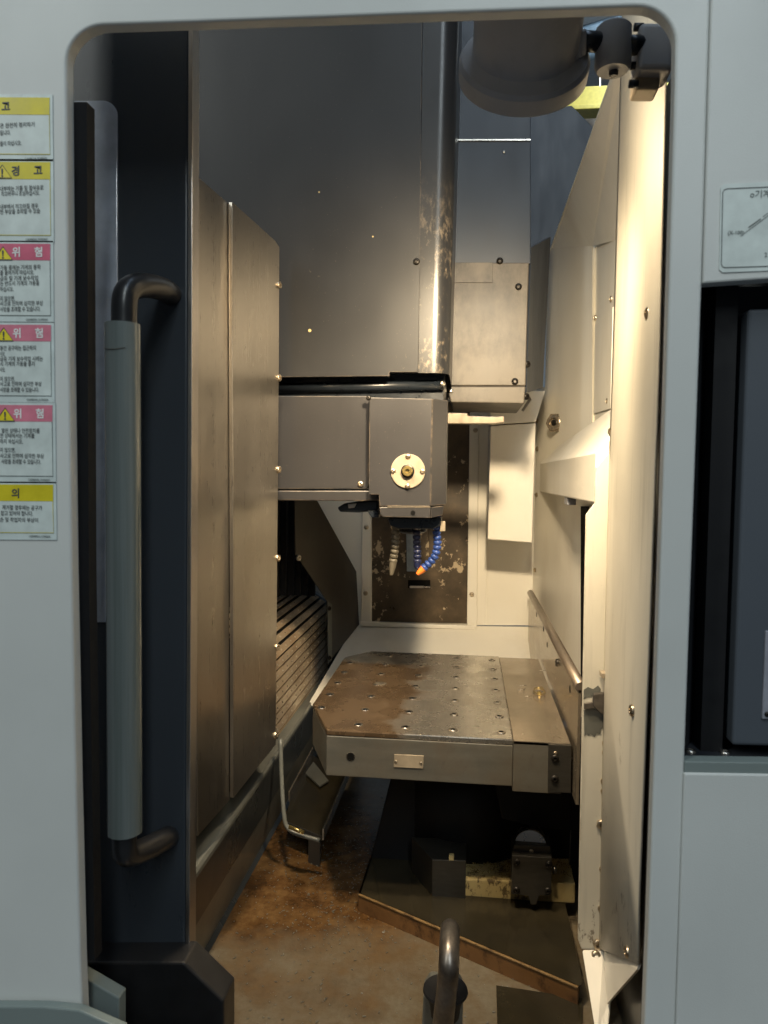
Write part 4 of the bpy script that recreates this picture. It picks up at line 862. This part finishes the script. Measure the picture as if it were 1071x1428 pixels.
b0 = [PY(603, 1199, Yk), PY(650, 1200, Yk), PY(649, 1253, Yk), PY(603, 1252, Yk)]
bb = [b0[0], b0[1], Vector((b0[1].x, Yk + 0.10, b0[1].z)), Vector((b0[0].x - 0.055, Yk + 0.10, b0[0].z))]
prism('block', bb, (0, 0, -(b0[1].z - b0[2].z) - 0.004), M['block'], bx_, 0.0015)
pyprism('tab', [(626, 1193), (633, 1193), (633, 1200), (626, 1200)], Yk - 0.002, 0.01, M['ochre'], bx_, 0.0006)
hy = thing('hydraulic_cylinder', 'short hydraulic cylinder with bolted square flange under the pallet', 'cylinder', PZ(742, 1250, zl))
Yc = 1.615
hb_ = pyprism('end_block', [(714, 1193), (770, 1196), (769, 1248), (752, 1250), (748, 1262), (740, 1262), (737, 1250), (713, 1247)], Yc, 0.035, M['block'], hy, 0.002)
tube('barrel', [PY(740, 1182, Yc + 0.033), PY(740, 1172, Yc + 0.12)], 0.036, M['bright'], hy, 32)
pyprism('saddle', [(717, 1178), (768, 1180), (770, 1195), (714, 1192.5)], Yc + 0.02, 0.05, M['block'], hy, 0.002)
screw(hy, PY(741, 1187, Yc + 0.02), (0, -1, 0), 0.005, SCREW)
for p in ((720.5, 1202), (765, 1205), (720, 1241), (764, 1242)): screw(hb_, PY(p[0], p[1], Yc), (0, -1, 0), 0.008, DSCREW)
tube('fitting', [PY(771, 1213, Yc + 0.02), PY(776, 1213, Yc + 0.02)], 0.008, M['block'], hy, 12)

# ================================================================== LIFTING HOOK IN FRONT
hk = thing('lifting_eye', 'thick forged steel lifting eye standing on the floor in the doorway', 'lifting eye', PY(622, 1440, 1.16))
hc_ = PY(620, 1405, 1.16)
ht = PY(626, 1343, 1.16)
rr = 0.0168
z0_ = hc_.z - 0.05; zt0 = ht.z - 0.012
pth = [Vector((lerp(hc_.x - 0.004, ht.x, i / 10), 1.16, lerp(z0_, zt0, i / 10))) for i in range(10)]
for a in range(0, 181, 12):
    t = math.radians(a); pth.append(Vector((ht.x, 1.205 - 0.045 * math.cos(t), zt0 + 0.028 * math.sin(t))))
pth += [Vector((lerp(ht.x, hc_.x, i / 10), 1.25, lerp(zt0, z0_, i / 10))) for i in range(1, 11)]
tube('ring', pth, rr, M['hook'], hk, 20)
lathe('collar', hc_ + Vector((0, 0.045, -0.016)), (0.0, 0, 1), [(-0.03, 0.024), (-0.012, 0.026), (0.0, 0.030), (0.012, 0.038), (0.016, 0.037), (0.010, 0.02)], M['black'], hk, 28)
pyprism('base', [(590, 1392), (598, 1380), (640, 1382), (646, 1394), (644, 1480), (586, 1480)], 1.225, 0.05, M['skirt'], hk, 0.004)
# fine metal chips scattered over the chip floor, the pallet and the deck
bm = bmesh.new()
for i in range(1500):
    x, y = random.uniform(-0.51, 0.20), random.uniform(1.18, 2.2)
    z = E - 0.999
    if random.random() < 0.5:
        x, y = random.gauss(-0.30, 0.10), random.gauss(1.75, 0.20)
        if x < -0.52: continue
    r_ = random.random(); k_ = random.uniform(0.0008, 0.0026)
    mt = Matrix.Translation((x, y, z + k_ * 0.3)) @ Matrix.Rotation(random.uniform(0, 6), 4, 'Z') @ Matrix.Rotation(random.uniform(-0.6, 0.6), 4, 'X') @ Matrix.Diagonal((k_ * random.uniform(1, 3), k_ * 0.7, k_ * 0.35, 1))
    bmesh.ops.create_cube(bm, size=1.0, matrix=mt)
me = bpy.data.meshes.new('metal_chips'); bm.to_mesh(me); bm.free(); me.materials.append(M['skirt'])
o = bpy.data.objects.new('metal_chips', me); COL.objects.link(o); setprops(o, 'fine metal chips scattered over the rusty chip floor', 'metal chips', kind='stuff')
finish_texts()
